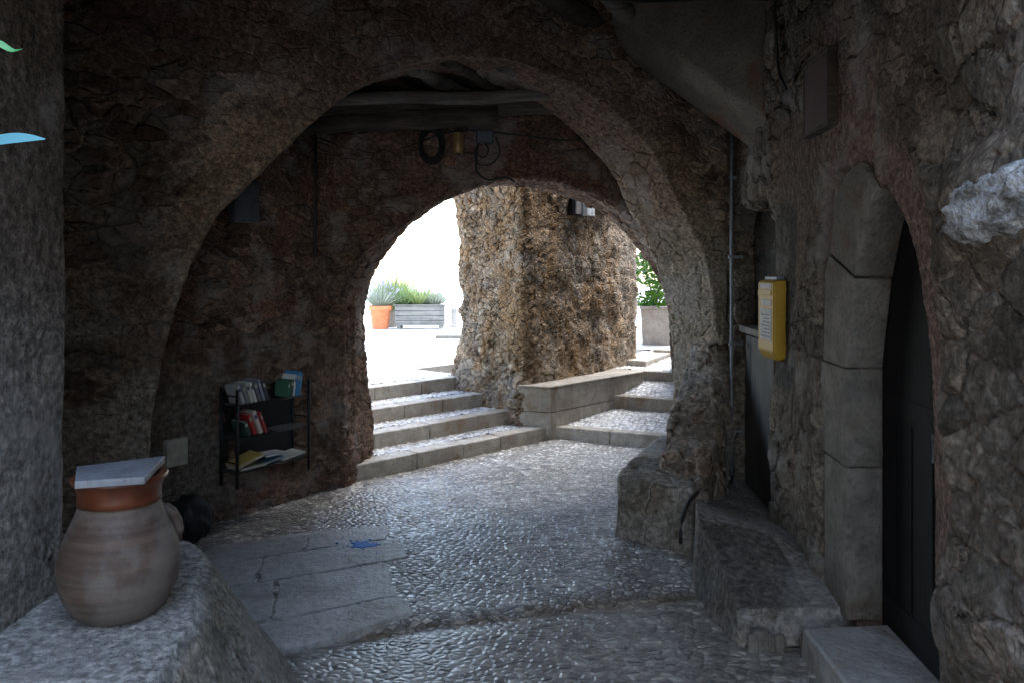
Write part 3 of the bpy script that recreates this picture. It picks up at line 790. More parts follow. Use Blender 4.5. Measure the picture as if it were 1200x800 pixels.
# ------------------------------------------------------------------ junction box, meter box on the rack wall
def bw(t, n, z): return Vector((B0[0]+BA[0]*t+BN[0]*n, B0[1]+BA[1]*t+BN[1]*n, z))
def bbox(t0, t1, n0, n1, z0, z1):
    b = MB(); o = bw(t0, n0, z0); return b.obox(o, bw(t1, n0, z0)-o, bw(t0, n1, z0)-o, Vector((0, 0, z1-z0)))
jb = bbox(-.235, -.095, -.02, .05, .435, .60).build('junction_box', M['beige'], None, bevel=.006); tag(jb, 'beige flat electrical box low on the wall above the black bag', 'electrical box')
b = bbox(-.225, -.105, .05, .054, .445, .59); b.build('cover', M['beige'], jb, bevel=.002)
mb = bbox(.22, .42, -.02, .08, 1.93, 2.2).build('meter_box', M['bluegrey'], None, bevel=.008); tag(mb, 'blue grey meter box high on the wall beside the edge of the wide arch', 'meter box')
bbox(.235, .405, .08, .086, 1.95, 2.18).build('cover', M['bluegrey'], mb, bevel=.002)
b = MB(); b.tube([bw(.93, .05, 2.6), bw(.935, .05, 2.2), bw(.925, .05, 1.9), bw(.93, .045, 1.72)], .012)
tag(b.build('wall_cable', M['rubber'], None, smooth=True), 'dark cable running straight down the reddish wall above the book rack', 'cable')

# ------------------------------------------------------------------ book rack and books
rk = thing('book_rack', 'black wire rack of three shelves hung on the reddish wall', 'shelf', bw(.44, .02, .26))
T0, T1 = .147, .735
for t in (T0, T1):
    for nn in (.04, .20):
        b = MB(); b.tube([bw(t, nn, .25), bw(t, nn, .87)], .011, 8); b.build('post', M['black'], rk, smooth=True)
for z in (.345, .555, .765):
    b = MB()
    for nn in (.045, .085, .125, .165, .20): b.tube([bw(T0, nn, z), bw(T1, nn, z)], .005, 6)
    for t in np.linspace(T0, T1, 8): b.tube([bw(t, .04, z-.006), bw(t, .20, z-.006)], .004, 6)
    b.build('shelf', M['black'], rk, smooth=True)
    for t in (T0, T1):
        b = MB(); b.tube([bw(t, .04, z+.06), bw(t, .20, z+.06)], .005, 6); b.build('side_rail', M['black'], rk, smooth=True)
bbox(T0, T1, .032, .038, .33, .86).build('back_panel', M['black'], rk)
def book(t, z, th, h, lean, colr, label, depth=.13, n0=.055):
    """lean: radians, positive leans toward the left"""
    nm = 'book cover %s' % label
    m = m_plain(nm, colr, .45, 0, .5, .08)
    ca, sa = math.cos(lean), math.sin(lean)
    a = Vector((BA[0], BA[1], 0)); nv = Vector((BN[0], BN[1], 0)); up = Vector((0, 0, 1))
    T = a*ca + up*sa; U = up*ca - a*sa
    o = bw(t, n0, z+.006)
    bk = MB()
    bk.obox(o, T*.003, nv*depth, U*h); bk.obox(o+T*(th-.003), T*.003, nv*depth, U*h); bk.obox(o+T*.003+nv*(depth-.003), T*(th-.006), nv*.003, U*h)
    ob = tag(bk.build('book', m, None), label, 'book', 'books on the black rack')
    MB().obox(o+T*.0032+U*.004, T*(th-.0064), nv*(depth-.0035), U*(h-.008)).build('pages', M['white'], ob)
    band = MB()
    for f0, f1 in ((.66, .84),): band.obox(o+T*.002+nv*(depth-.0004)+U*(h*f0), T*(th-.004), nv*.0009, U*(h*(f1-f0)))
    band.build('spine_band', M['beige'] if sum(colr) < 1 else M['ink'], ob)
    return ob
t = .20
for th, h, c, l in ((.022, .125, (.42, .42, .42), 'pale grey book leaning at the left end of the top shelf'), (.018, .13, (.22, .22, .24), 'dark grey book second from the left on the top shelf'),
                    (.02, .135, (.50, .48, .42), 'cream spined book third from the left on the top shelf'), (.016, .135, (.75, .73, .68), 'thin white book in the middle of the leaning row on the top shelf'),
                    (.022, .14, (.14, .14, .16), 'charcoal book right of the thin white one on the top shelf'), (.018, .15, (.24, .25, .33), 'slate blue book near the right of the leaning row'),
                    (.02, .14, (.07, .07, .08), 'black book ending the leaning row on the top shelf')):
    book(t, .765, th, h, R(20), c, l); t += th+.013
t = .56
for th, h, c, l, ln in ((.016, .10, (.06, .16, .10), 'dark green book standing right of the gap on the top shelf', -6), (.022, .115, (.05, .10, .08), 'bottle green book beside the white upright one', -8),
                    (.012, .145, (.70, .70, .72), 'slim white upright book beside the bright blue one', -8), (.026, .165, (.05, .24, .50), 'bright blue tall book at the right end of the top shelf', -10),
                    (.012, .15, (.10, .30, .5), 'thin pale blue book behind the tall blue one at the right post', -10)):
    book(t, .765, th, h, R(ln), c, l); t += th+.006
t = .245
for th, h, c, l in ((.024, .10, (.03, .08, .06), 'dark green small book at the left of the middle shelf'), (.022, .145, (.45, .03, .03), 'red book leaning left of the cream one on the middle shelf'),
                    (.026, .16, (.62, .55, .45), 'cream book between two red ones on the middle shelf'), (.014, .15, (.42, .05, .06), 'narrow crimson book at the right of the middle shelf group')):
    book(t, .555, th, h, R(22), c, l); t += th+.022
def flat_book(t, z, L, dep, th, ang, tilt, c, label):
    m = m_plain('cover '+label, c, .4, 0, .5, .1)
    a = Vector((BA[0], BA[1], 0)); nv = Vector((BN[0], BN[1], 0))
    ca, sa = math.cos(ang), math.sin(ang); A_ = a*ca+nv*sa; N_ = nv*ca-a*sa
    A_ = (A_ + Vector((0, 0, tilt))).normalized(); U = A_.cross(N_).normalized()
    if U.z < 0: U = -U
    o = bw(t, .05, z)
    bk = MB(); bk.obox(o, A_*L, N_*dep, U*.002); bk.obox(o+U*(th-.002), A_*L, N_*dep, U*.002)
    ob = tag(bk.build('book', m, None), label, 'book', 'books on the black rack')
    MB().obox(o+U*.002+A_*.003+N_*.003, A_*(L-.006), N_*(dep-.006), U*(th-.004)).build('pages', M['white'], ob)
flat_book(.18, .352, .20, .15, .018, 0, .0, (.25, .27, .2), 'greenish booklet lying at the bottom of the pile on the lowest shelf')
flat_book(.17, .374, .19, .16, .016, .1, .28, (.62, .45, .12), 'yellow covered booklet tilted at the left of the lowest shelf')
flat_book(.36, .352, .17, .14, .014, 0, .12, (.10, .2, .32), 'blue booklet under the white magazines on the lowest shelf')
flat_book(.36, .405, .22, .15, .007, -.08, -.06, (.7, .7, .72), 'white magazine spread over the pile on the lowest shelf')
flat_book(.52, .354, .19, .15, .010, .06, .12, (.55, .55, .5), 'cream magazine sloping at the right of the lowest shelf')

# ------------------------------------------------------------------ seat block and buttress at the foot of the right pier
def loft(levels, res=.016):
    """levels: list of (z, [(x,y)...]) closed footprints; top closed by shrinking"""
    P = [np.array(p, float) for _, p in levels]; Z = [z for z, _ in levels]
    def rsc(a):
        a = np.vstack([a, a[:1]]); d = np.r_[0, np.cumsum(np.linalg.norm(np.diff(a, axis=0), axis=1))]
        t = np.linspace(0, d[-1], n_+1)[:-1]
        return np.c_[np.interp(t, d, a[:, 0]), np.interp(t, d, a[:, 1])]
    a = np.vstack([P[0], P[0][:1]]); n_ = int(np.linalg.norm(np.diff(a, axis=0), axis=1).sum()/res)
    P = [rsc(p) for p in P]
    # rounded corners
    for p in P:
        for _ in range(1): p[:] = (p + np.roll(p, 1, 0) + np.roll(p, -1, 0))/3
    rows = []
    for i in range(len(P)-1):
        m = max(int(abs(Z[i+1]-Z[i])/res), 2)
        for v in np.linspace(0, 1, m+1)[(0 if i == 0 else 1):]: rows.append(np.c_[P[i]*(1-v)+P[i+1]*v, np.full(n_, Z[i]*(1-v)+Z[i+1]*v)])
    c = P[-1].mean(0)
    for v in np.linspace(0, 1, 16)[1:]: rows.append(np.c_[P[-1]*(1-v)+c*v, np.full(n_, Z[-1]+.004*v)])
    return np.array(rows)
def attr_s(V):
    P = .65*sstep(.35, .6, fbm(V, 2.6, 31)); T = np.tile(np.array([.33, .31, .28]), (len(V), 1))
    T = mixc(T, (.42, .40, .37), sstep(.30, .35, V[:, 2])); return P, T
def off_s(V):
    V = V.copy(); b = (fbm(V, 4, 33)-.5)*.05; V[:, 0] += b; V[:, 1] += b*.6; V[:, 2] += (fbm(V, 3.3, 36)-.5)*.03*sstep(.05, .3, V[:, 2]); return V
seat = thing('pier_footing', 'rough stone footing block built against the foot of the right pier', 'footing', (1.0, 5.0, 0))
G = loft([(-.04, [(.62, 4.83), (1.02, 4.52), (1.50, 5.7), (1.14, 6.15)]), (.36, [(.65, 4.86), (1.02, 4.56), (1.48, 5.7), (1.15, 6.12)])])
grid_mesh('block', G, M['ledge'], (G[0, 1]-G[0, 0])[[1, 0, 2]]*np.array([1, -1, 0]), seat, attr_s, closed=True, off=off_s)
G = loft([(-.04, [(.90, 4.72), (1.06, 4.48), (1.55, 5.5), (1.25, 6.1)]), (.3, [(.91, 4.86), (1.08, 4.55), (1.56, 5.6), (1.22, 6.0)]), (.62, [(1.10, 5.42), (1.34, 5.25), (1.62, 5.7), (1.24, 6.0)]), (1.06, [(1.36, 5.98), (1.47, 5.72), (1.70, 5.85), (1.5, 6.2)])])
grid_mesh('buttress', G, M['arch'], (G[0, 1]-G[0, 0])[[1, 0, 2]]*np.array([1, -1, 0]), seat, attr_s, closed=True, off=off_s)

# plinth running along the wall
Yk = np.array([3.42, 3.46, 3.8, 4.10, 4.3, 4.8, 5.7]); Xl = np.array([1.0, .985, .965, .95, .99, 1.12, 1.36])
zl = np.array([.0, .15, .27, .37, .36, .27, .2]); zr = np.array([.0, .15, .19, .20, .18, .14, .13])
yy = np.linspace(3.42, 5.7, 170)
yy = np.sort(np.r_[yy, np.linspace(3.42, 3.46, 10)]); rows = []
xl = np.interp(yy, Yk, Xl); zl_ = np.interp(yy, Yk, zl); zr_ = np.interp(yy, Yk, zr); xr = wx(yy)+.08
for v in np.linspace(0, 1, 26): rows.append(np.c_[xl-.03*(1-v), yy, -.03*(1-v)+zl_*v])
for v in np.linspace(0, 1, 42)[1:]: rows.append(np.c_[xl*(1-v)+xr*v, yy, zl_*(1-v)+zr_*v])
def attr_pl(V):
    Y = V[:, 1]; P = np.full(len(V), .55); T = np.tile(np.array([.24, .23, .22]), (len(V), 1))
    dk = sstep(3.4, 3.5, Y)*(1-sstep(4.05, 4.12, Y))*(V[:, 0] < wx(Y)-.13); T = mixc(T, (.11, .105, .10), dk.astype(float)); P = np.maximum(P, dk*.8)
    return P, T
o = grid_mesh('stone_plinth', np.array(rows), M['ledge'], (-1, 0, 0), None, attr_pl, off=off_s)
tag(o, 'worn low stone plinth with dark polished end sloping along the right wall', 'plinth')
b = MB()
for i in range(16):
    x = random.uniform(.98, 1.36); y = 3.40+random.uniform(-.03, .05); r = random.uniform(.02, .045)
    b.obox((x, y, -.02), (r*1.6, random.uniform(-.01, .01), 0), (0, r, .005), (0, 0, random.uniform(.05, .10)))
b.build('rubble', M['jamb'], o, bevel=.012)

# ------------------------------------------------------------------ post box, plaque, pipe, cable
yb = 4.40
pb = thing('post_box', 'bright yellow wall letter box with white notices, hung between the two doors', 'post box', (wx(4.5)-.07, 4.5, 1.1))
x0, x1 = wx(4.4)-.05, wx(4.4)+.055
b = MB(); poly = [(x1, 1.135), (x0+.03, 1.11), (x0, 1.16), (x0, 1.545), (x0+.02, 1.56), (x1, 1.56)]
b.prism([(x, 4.40, z) for x, z in poly], [(x, 4.67, z) for x, z in poly]); b.build('body', M['yellow'], pb, bevel=.012, seg=3)
b = MB(); b.box(x0-.006, x0+.02, 4.42, 4.65, 1.475, 1.505); b.build('flap', M['yellow'], pb, bevel=.003)
b = MB(); b.box(x0-.004, x0, 4.43, 4.62, 1.22, 1.40); b.box(x0-.004, x0, 4.43, 4.60, 1.415, 1.45); b.box(x0-.004, x0, 4.43, 4.62, 1.512, 1.54); nl = b.build('notice', M['white'], pb)
b = MB()
for k in range(7): b.box(x0-.0055, x0-.0042, 4.45, 4.60-.03*(k % 3), 1.24+k*.02, 1.246+k*.02)
b.build('print', M['ink'], nl)
b = MB(); b.box(x0+.015, x0+.085, 4.3975, 4.3995, 1.17, 1.53); b.build('side_panel', M['yellow'], pb)
b = MB(); b.box(x0+.03, x1, 4.43, 4.64, 1.56, 1.58); b.build('top', M['grey_metal'], pb, bevel=.004)

def ppoly(y0, y1, z0, z1, d0, d1):
    return prismR([(y0, z0), (y1, z0), (y1, z1), (y0, z1)], d0, d1)
pq = ppoly(3.52, 3.84, 2.27, 2.58, -.045, -.025).build('wall_plaque', M['redpanel'], None, bevel=.004); tag(pq, 'dark red framed board high on the right wall above the pointed door', 'board')
b = MB()
for (y0, y1, z0, z1) in ((3.50, 3.86, 2.25, 2.27), (3.50, 3.86, 2.58, 2.60), (3.50, 3.52, 2.27, 2.58), (3.84, 3.86, 2.27, 2.58)):
    b.prism([(wx(y0)-.048, y0, z0), (wx(y0)+.02, y0, z0), (wx(y1)+.02, y1, z0), (wx(y1)-.048, y1, z0)], [(wx(y0)-.048, y0, z1), (wx(y0)+.02, y0, z1), (wx(y1)+.02, y1, z1), (wx(y1)-.048, y1, z1)])
b.build('frame', M['wood'], pq, bevel=.003)
b = MB(); b.tube([(1.52, 5.50, 2.58), (1.52, 5.52, 2.3), (1.525, 5.53, 1.4), (1.525, 5.53, .6), (1.52, 5.50, .16)], .012)
pp = b.build('conduit', M['grey_metal'], None, smooth=True); tag(pp, 'thin grey conduit running up the corner beside the square door', 'conduit')
for z in (.5, 1.1, 1.7, 2.25):
    b = MB(); b.box(1.505, 1.60, 5.515, 5.545, z, z+.02); b.build('clip', M['grey_metal'], pp)
def spl(pts, n=24):
    return [tuple(v) for v in resample(pts, n)]
b = MB(); b.tube(spl([(1.52, 5.50, .20), (1.47, 5.35, .205), (1.33, 5.1, .255), (1.20, 4.85, .29), (1.06, 4.58, .335), (.965, 4.42, .30), (.93, 4.38, .22), (.925, 4.37, .12)]), .011)
tag(b.build('loose_cable', M['rubber'], None, smooth=True), 'black cable curving from the conduit down over the stone seat', 'cable')
b = MB(); b.tube(spl([(.55, 4.95, 3.30), (.9, 4.85, 3.25), (1.3, 4.72, 3.23), (1.50, 4.55, 3.15)]), .009)
tag(b.build('overhead_cable', M['rubber'], None, smooth=True), 'black cable sagging across the top of the pale haunch', 'cable')
b = MB(); b.tube(spl([(wx(4.2)-.05, 4.35, 3.25), (wx(4.2)-.06, 4.28, 2.9), (wx(4.2)-.05, 4.25, 2.66), (wx(4.2)-.05, 4.15, 2.56)]), .008)
tag(b.build('wall_cable', M['rubber'], None, smooth=True), 'black cable hanging on the right wall left of the red board', 'cable')
b = MB(); b.box(1.31, 1.335, 2.34, 2.37, .93, .945); b.tube([(1.325, 2.35, .93), (1.32, 2.345, .86), (1.33, 2.35, .80)], .006); b.tube([(1.33, 2.35, .80), (1.325, 2.345, .76)], .003)
tag(b.build('door_hook', M['grey_metal'], None), 'small metal door hook hanging on the stones right of the black door', 'hook')

# ------------------------------------------------------------------ clutter above the small arch
def fw(s, dn, z):
    p = P2 + E2*s - N2*dn; return Vector((p[0], p[1], z))
b = MB()
for k in range(5):
    r = .085+.008*k; c = fw(.66, .10+.012*k, 2.555-.004*k)
    b.tube([c+Vector((E2[0]*math.cos(a)*r*.8, E2[1]*math.cos(a)*r*.8, math.sin(a)*r*1.15)) for a in np.linspace(0, 2*math.pi, 28)], .009, 8)
tag(b.build('cable_coil', M['rubber'], None, smooth=True), 'coil of black cable hanging above the small arch', 'cable coil')
cc = fw(.86, .10, 2.5)
tn = thing('tin_lamp', 'small ochre cylindrical tin hanging beside the black cable coil', 'tin', cc)
b = MB(); b.lathe([(.04, 0), (.042, .005), (.042, .14), (.038, .15), (.02, .155)], cc, 24); b.build('body', M['brass'], tn, smooth=True)
b = MB(); b.tube([cc+Vector((0, 0, .15)), cc+Vector((0, 0, .24))], .006); b.build('hook', M['black'], tn)
jb = thing('cable_box', 'blue grey round connection box with looping wires over the small arch', 'connection box', fw(1.05, .06, 2.62))
o0 = fw(1.0, .02, 2.58); b = MB(); b.obox(o0, Vector((E2[0], E2[1], 0))*.13, Vector((-N2[0], -N2[1], 0))*.07, Vector((0, 0, .10))); b.build('body', M['bluegrey'], jb, bevel=.012)
b = MB()
b.tube(spl([tuple(fw(1.03, .06, 2.6)), tuple(fw(.99, .07, 2.5)), tuple(fw(1.02, .07, 2.42)), tuple(fw(1.12, .07, 2.43)), tuple(fw(1.18, .07, 2.52)), tuple(fw(1.15, .06, 2.63))]), .006)
b.tube(spl([tuple(fw(1.06, .07, 2.6)), tuple(fw(1.09, .08, 2.52)), tuple(fw(1.05, .08, 2.47)), tuple(fw(1.0, .08, 2.5))]), .006)
b.build('wire_loop', M['rubber'], jb, smooth=True)
b = MB(); b.tube(spl([tuple(fw(1.02, .05, 2.6)), tuple(fw(1.0, .06, 2.45)), tuple(fw(1.01, .05, 2.36)), tuple(fw(1.08, .04, 2.31)), tuple(fw(1.25, .03, 2.325)), tuple(fw(1.3, .0, 2.30))]), .008)
b.build('hanging_wire', M['rubber'], jb, smooth=True)
b = MB(); b.tube(spl([tuple(fw(.5, .06, 2.55)), tuple(fw(.8, .07, 2.66)), tuple(fw(1.3, .07, 2.65)), tuple(fw(1.7, .06, 2.62)), tuple(fw(2.2, .06, 2.72))]), .006)
tag(b.build('wall_cable', M['rubber'], None, smooth=True), 'thin black cable strung along the top of the farther arch wall', 'cable')

# ------------------------------------------------------------------ outdoor stairs
U = Vector((.7071, .7071, 0)); NN = Vector((-.7071, .7071, 0)); UP = Vector((0, 0, 1))
st = thing('stone_stairs', 'four broad pale stone steps rising left to the sunlit square', 'stairs', (-.5, 6.9, 0))
nk = [5.16, 5.53, 5.90, 6.29]
for k in range(4):
    n0 = nk[k]; n1 = nk[k+1] if k < 3 else 6.7
    z1 = .13*(k+1)
    u = 2.9; blocks = MB(); i = 0
    while u < 5.60:
        L = min(random.uniform(.42, .62), 5.62-u)
        if 5.62-(u+L) < .2: L = 5.62-u
        dz = random.uniform(-.003, .003); dn = random.uniform(-.006, .006)
        blocks.obox(U*(u+.003)+NN*(n0+dn)+UP*(z1-.15), U*(L-.006), NN*.17, UP*(.15+dz)); u += L
    s_ = blocks.build('step', M['riser'], st, bevel=.012, seg=3)
    # cobbled tread behind the nosing stones
    us = np.arange(2.9, 5.62, .014); ns = np.arange(n0+.172, n1+.04, .014)
    UU, NS = np.meshgrid(us, ns)
    G = np.stack([.7071*(UU-NS), .7071*(UU+NS), np.full_like(UU, z1-.008)], -1)
    grid_mesh('tread_paving', G, M['tread'], (0, 0, 1), s_, None)

# square beyond
b = MB(); q = [U*-30+NN*6.68, U*5.62+NN*6.68, U*5.62+NN*7.2, U*40+NN*9, U*40+NN*70, U*-30+NN*70]
b.prism([v+UP*.3 for v in q], [v+UP*.514 for v in q]); tag(b.build('square', M['plaza']), kind='structure')

# path steps to the right
D = Vector((.91, -.415, 0)); Dn = Vector((.415, .91, 0))
ps = thing('path_steps', 'low kerb steps of the pebble path climbing beside the rough stone house', 'steps', (1.2, 8, 0))
segs = [((.36, 7.68), 1.9, 0, .13), ((.93, 8.42), 2.0, .19, .32), ((1.44, 8.85), 2.2, .42, .52), ((1.95, 10.2), 2.2, .54, .62)]
for k, (p, L, zb, zt) in enumerate(segs):
    p = Vector((p[0], p[1], 0)); u = -.15 if k else 0.0; b = MB()
    while u < L:
        l = random.uniform(.45, .7)
        b.obox(p+D*(u+.003)+UP*(zb-.12), D*(l-.006), Dn*.13, UP*(zt-zb+.12+random.uniform(-.003, .003))); u += l
    s_ = b.build('step', M['riser'], ps, bevel=.012, seg=3)
    # paved ramp to the next kerb
    nxt = segs[k+1] if k < 3 else ((3.1, 13.5), 0, .64, 0)
    d = (Vector((nxt[0][0], nxt[0][1], 0))-p); dep = d.dot(Dn); sh = d.dot(D)
    vs = np.arange(.13, dep+.01, .016); us = np.arange(-.5 if k else 0, L, .016)
    VV, UU = np.meshgrid(vs, us, indexing='ij')
    X = p.x+D.x*(UU+sh*VV/dep)+Dn.x*VV; Y = p.y+D.y*(UU+sh*VV/dep)+Dn.y*VV
    Z = zt-.012+(nxt[2]-zt)*np.clip((VV-.13)/(dep-.13), 0, 1)
    grid_mesh('path_paving', np.stack([X, Y, Z], -1), M['tread'] if k < 3 else M['plaza'], (0, 0, 1), s_, None)
b = MB(); b.prism([(1.9, 10.4, .4), (5, 9, .4), (9, 16, .4), (2.6, 16, .4)], [(1.9, 10.4, .60), (5, 9, .60), (9, 16, .60), (2.6, 16, .60)]); tag(b.build('path', M['plaza']), kind='structure')

# bench blocks against the rough house
bn = thing('stone_bench', 'long pale dressed stone bench along the foot of the rough house', 'bench', (.9, 8.3, 0))
fl = [(.37, 7.60), (.72, 7.98), (1.08, 8.37), (1.45, 8.78)]; bl = [(.06, 7.70), (.46, 8.2), (.8, 8.68), (1.12, 9.12)]
for i in range(3):
    q = [fl[i], fl[i+1], bl[i+1], bl[i]]
    for z0, z1 in ((-.05, .27), (.274, .50)):
        s = .996
        b = MB(); b.prism([(x, y, z0) for x, y in q], [(x, y, z1) for x, y in q]); b.build('block', M['riser'], bn, bevel=.008, seg=3)
q = [(.36, 7.58), (1.46, 8.78), (1.13, 9.14), (.05, 7.70)]
b = MB(); b.prism([(x, y, .502) for x, y in q], [(x, y, .522) for x, y in q]); b.build('top_slab', M['riser'], bn, bevel=.006)
b = MB(); q = [(1.27, 9.42), (1.55, 9.22), (2.05, 10.22), (1.72, 10.5)]
b.prism([(x, y, .35) for x, y in q], [(x, y, .585) for x, y in q])
tag(b.build('stone_block', M['riser'], None, bevel=.015, seg=3), 'low flat stone block on the path past the end of the bench', 'stone block')

# rough house
hp = [(1.15, 10.9), (-.15, 9.10), (-.40, 8.78), (-.54, 8.50), (-.48, 8.38), (-.20, 8.10), (.0, 7.88), (.10, 7.78), (.17, 7.80), (.30, 7.96), (.8, 8.63), (1.25, 9.25), (1.44, 9.50), (1.47, 9.60), (1.40, 9.8), (1.15, 10.9)]
a_ = np.array(hp); d_ = np.r_[0, np.cumsum(np.linalg.norm(np.diff(a_, axis=0), axis=1))]
tt = np.arange(0, d_[-1], .015); px_ = np.interp(tt, d_, a_[:, 0]); py_ = np.interp(tt, d_, a_[:, 1])
zz = np.r_[np.arange(-.05, 3.3, .015), np.arange(3.35, 4.3, .12)]
G = np.stack([np.tile(px_, (len(zz), 1)), np.tile(py_, (len(zz), 1)), np.tile(zz[:, None], (1, len(tt)))], -1)
cx, cy = .6, 9.2
def off_h(V):
    V = V.copy(); d = V[:, :2]-np.array([cx, cy]); d /= np.linalg.norm(d, axis=1)[:, None]
    b = (fbm(V, 1.6, 101)-.5)*.22 + (np.abs(fbm(V, 4.2, 105, 3)-.5))*.14
    b += .05*sstep(2.25, 2.45, V[:, 2]) + .06*(1-sstep(.3, .7, V[:, 2]))
    V[:, :2] += d*b[:, None]; return V
def attr_h(V):
    k = sstep(.56, .66, fbm(V*np.array([1, 1, .6]), 1.5, 111))
    rgt = sstep(.9, 1.5, V[:, 0])
    P = np.maximum(k*.5, rgt*.35); T = np.tile(np.array([.46, .43, .39]), (len(V), 1)); T = mixc(T, (.45, .27, .12), (1-rgt)*sstep(2.1, 2.4, V[:, 2]))
    return P, T
hs = grid_mesh('stone_house', G, M['ochre'], (1, 0, 0) if False else tuple(G[0, 200]-np.array([cx, cy, G[0, 200, 2]])), None, attr_h, off=off_h)
tag(hs, 'very rough ochre and grey rubble house corner standing beyond the small arch', 'house')
wv = Vector((.595, .804, 0)); nv = Vector((.804, -.595, 0)); c0 = Vector((.12, 7.80, 0))+wv*.66
b = MB(); b.obox(c0+UP*2.20+nv*.02, wv*.20, nv*.12, UP*.19); f = b.build('window_reveal', M['black'], hs)
b = MB(); b.obox(c0+wv*.05+UP*2.215+nv*.10, wv*.10, nv*.06, UP*.15); b.build('shutter', M['shutter_grey'], f)
b = MB(); b.obox(c0+wv*.22+UP*2.21+nv*.10, wv*.15, nv*.09, UP*.14); b.build('shutter', M['shutter'], f)['label'] = 'small white shutter'

# boundary wall right of the path, hidden mostly by the pier
b = MB(); b.prism([(1.95, 7.0, -.1), (2.3, 6.9, -.1), (4.6, 14, -.1), (4.2, 14.2, -.1)], [(1.95, 7.0, 2.6), (2.3, 6.9, 2.6), (4.6, 14, 2.6), (4.2, 14.2, 2.6)])
tag(b.build('house_wall', M['plaster']), 'plastered house wall along the right side of the climbing pebble path', 'wall')

# ------------------------------------------------------------------ plants
LF = {'green': m_leaf('fresh green leaf', (.12, .20, .08), (.22, .32, .13)), 'deep': m_leaf('glossy leaf', (.04, .13, .02), (.12, .26, .03), .3),
      'lav': m_leaf('grey green lavender leaf', (.24, .28, .22), (.36, .40, .33)), 'yel': m_leaf('yellow green leaf', (.22, .30, .10), (.36, .42, .18))}
M['flower'] = m_plain('lavender flower', (.38, .34, .52), .7); M['stem'] = m_plain('plant stem', (.12, .10, .05), .8)

PZ = .514
tpz = thing('terracotta_pot', 'orange terracotta flower pot standing on the bright square', 'flower pot', (-2.56, 15.5, PZ))
c = (-2.56, 15.5, PZ)
b = MB(); b.lathe([(.15, 0), (.155, .01), (.20, .36), (.228, .365), (.232, .44), (.215, .45), (.205, .40)], c, 40); b.build('body', M['terracotta'], tpz, smooth=True)
b = MB(); b.lathe([(.20, .38), (.1, .40)], c, 24); b.build('soil', M['soil'], tpz)
def shrub(name, label, cat, c, n, L, w, mat, spread=.8, base=.1, group=None, tips=False, bend=.25, stems=6):
    t = thing(name, label, cat, c, group)
    b = MB()
    for _ in range(n):
        a = random.uniform(0, 2*math.pi); e = random.uniform(0, spread); r = base*math.sqrt(random.random())
        d = Vector((math.cos(a)*math.sin(e), math.sin(a)*math.sin(e), math.cos(e)))
        b.blade(Vector(c)+Vector((math.cos(a)*r, math.sin(a)*r, random.uniform(0, .06))), d, L*random.uniform(.55, 1.05), w, bend)
    b.build('foliage', mat, t)
    b = MB()
    for _ in range(stems):
        a = random.uniform(0, 2*math.pi); e = random.uniform(0, spread*.8)
        d = Vector((math.cos(a)*math.sin(e), math.sin(a)*math.sin(e), math.cos(e)))
        b.tube([Vector(c), Vector(c)+d*L*.8], [.006, .002], 5)
    b.build('stem', M['stem'], t)
    if tips:
        b = MB()
        for _ in range(n//4):
            a = random.uniform(0, 2*math.pi); e = random.uniform(0, spread)
            d = Vector((math.cos(a)*math.sin(e), math.sin(a)*math.sin(e), math.cos(e)))
            p = Vector(c)+d*L*random.uniform(.8, 1.1); b.tube([p, p+d*.06], [.007, .003], 5)
        tag(b.build('flower', M['flower'], t), kind='stuff')
    return t
shrub('lavender', 'silvery lavender bush growing in the orange terracotta pot', 'plant', (-2.56, 15.5, PZ+.42), 520, .50, .008, LF['lav'], 1.1, .15, tips=True)
shrub('tall_grass', 'tall fresh green bush rising behind the lavender', 'plant', (-2.42, 16.1, PZ+.3), 520, .95, .012, LF['yel'], .5, .2)
b = MB(); b.lathe([(.15, 0), (.2, .3), (.2, .33), (.18, .33)], (-2.42, 16.1, PZ), 30)
tag(b.build('grey_pot', M['concrete'], None, smooth=True), 'grey pot hidden behind the orange terracotta pot', 'flower pot')
pt = thing('wooden_planter', 'long bleached timber planter box on short legs in the square', 'planter', (-1.79, 15.6, PZ))
b = MB()
for k in range(4): b.box(-2.27, -1.31, 15.42, 15.45, PZ+.07+k*.095, PZ+.158+k*.095); b.box(-2.27, -1.31, 15.78, 15.81, PZ+.07+k*.095, PZ+.158+k*.095)
b.box(-2.27, -2.24, 15.45, 15.78, PZ+.07, PZ+.45); b.box(-1.34, -1.31, 15.45, 15.78, PZ+.07, PZ+.45); b.box(-2.24, -1.34, 15.45, 15.78, PZ+.07, PZ+.10)
b.build('box', M['planter'], pt, bevel=.004)
for x in (-2.23, -1.42):
    for y in (15.43, 15.73): MB().box(x, x+.07, y, y+.07, PZ, PZ+.07).build('leg', M['planter'], pt)
MB().box(-2.30, -1.28, 15.40, 15.46, PZ+.45, PZ+.475).build('rim', M['planter'], pt)
MB().box(-2.24, -1.34, 15.46, 15.78, PZ+.38, PZ+.43).build('soil', M['soil'], pt)
for x, m, L, lb in ((-2.12, 'green', .42, 'green bushy plant at the left of the timber planter'), (-1.82, 'yel', .48, 'yellow green upright plant in the middle of the timber planter'),
                    (-1.52, 'lav', .36, 'grey green low plant at the right of the timber planter')):
    shrub('planter_plant', lb, 'plant', (x, 15.62, PZ+.42), 420, L, .010, LF[m], .85, .14, 'plants in the timber planter')
b = MB(); b.box(-1.27, -.72, 13.2, 13.55, PZ-.02, PZ+.05); tag(b.build('stone_slab', M['jamb'], None, bevel=.01), 'low dark stone slab on the square beside the rough house', 'slab')
MB_ = MB(); MB_.box(-1.22, -1.10, 15.9, 16.2, PZ, PZ+.38); tag(MB_.build('small_bollard', M['concrete'], None, bevel=.02), 'small pale stone post right of the timber planter', 'post')
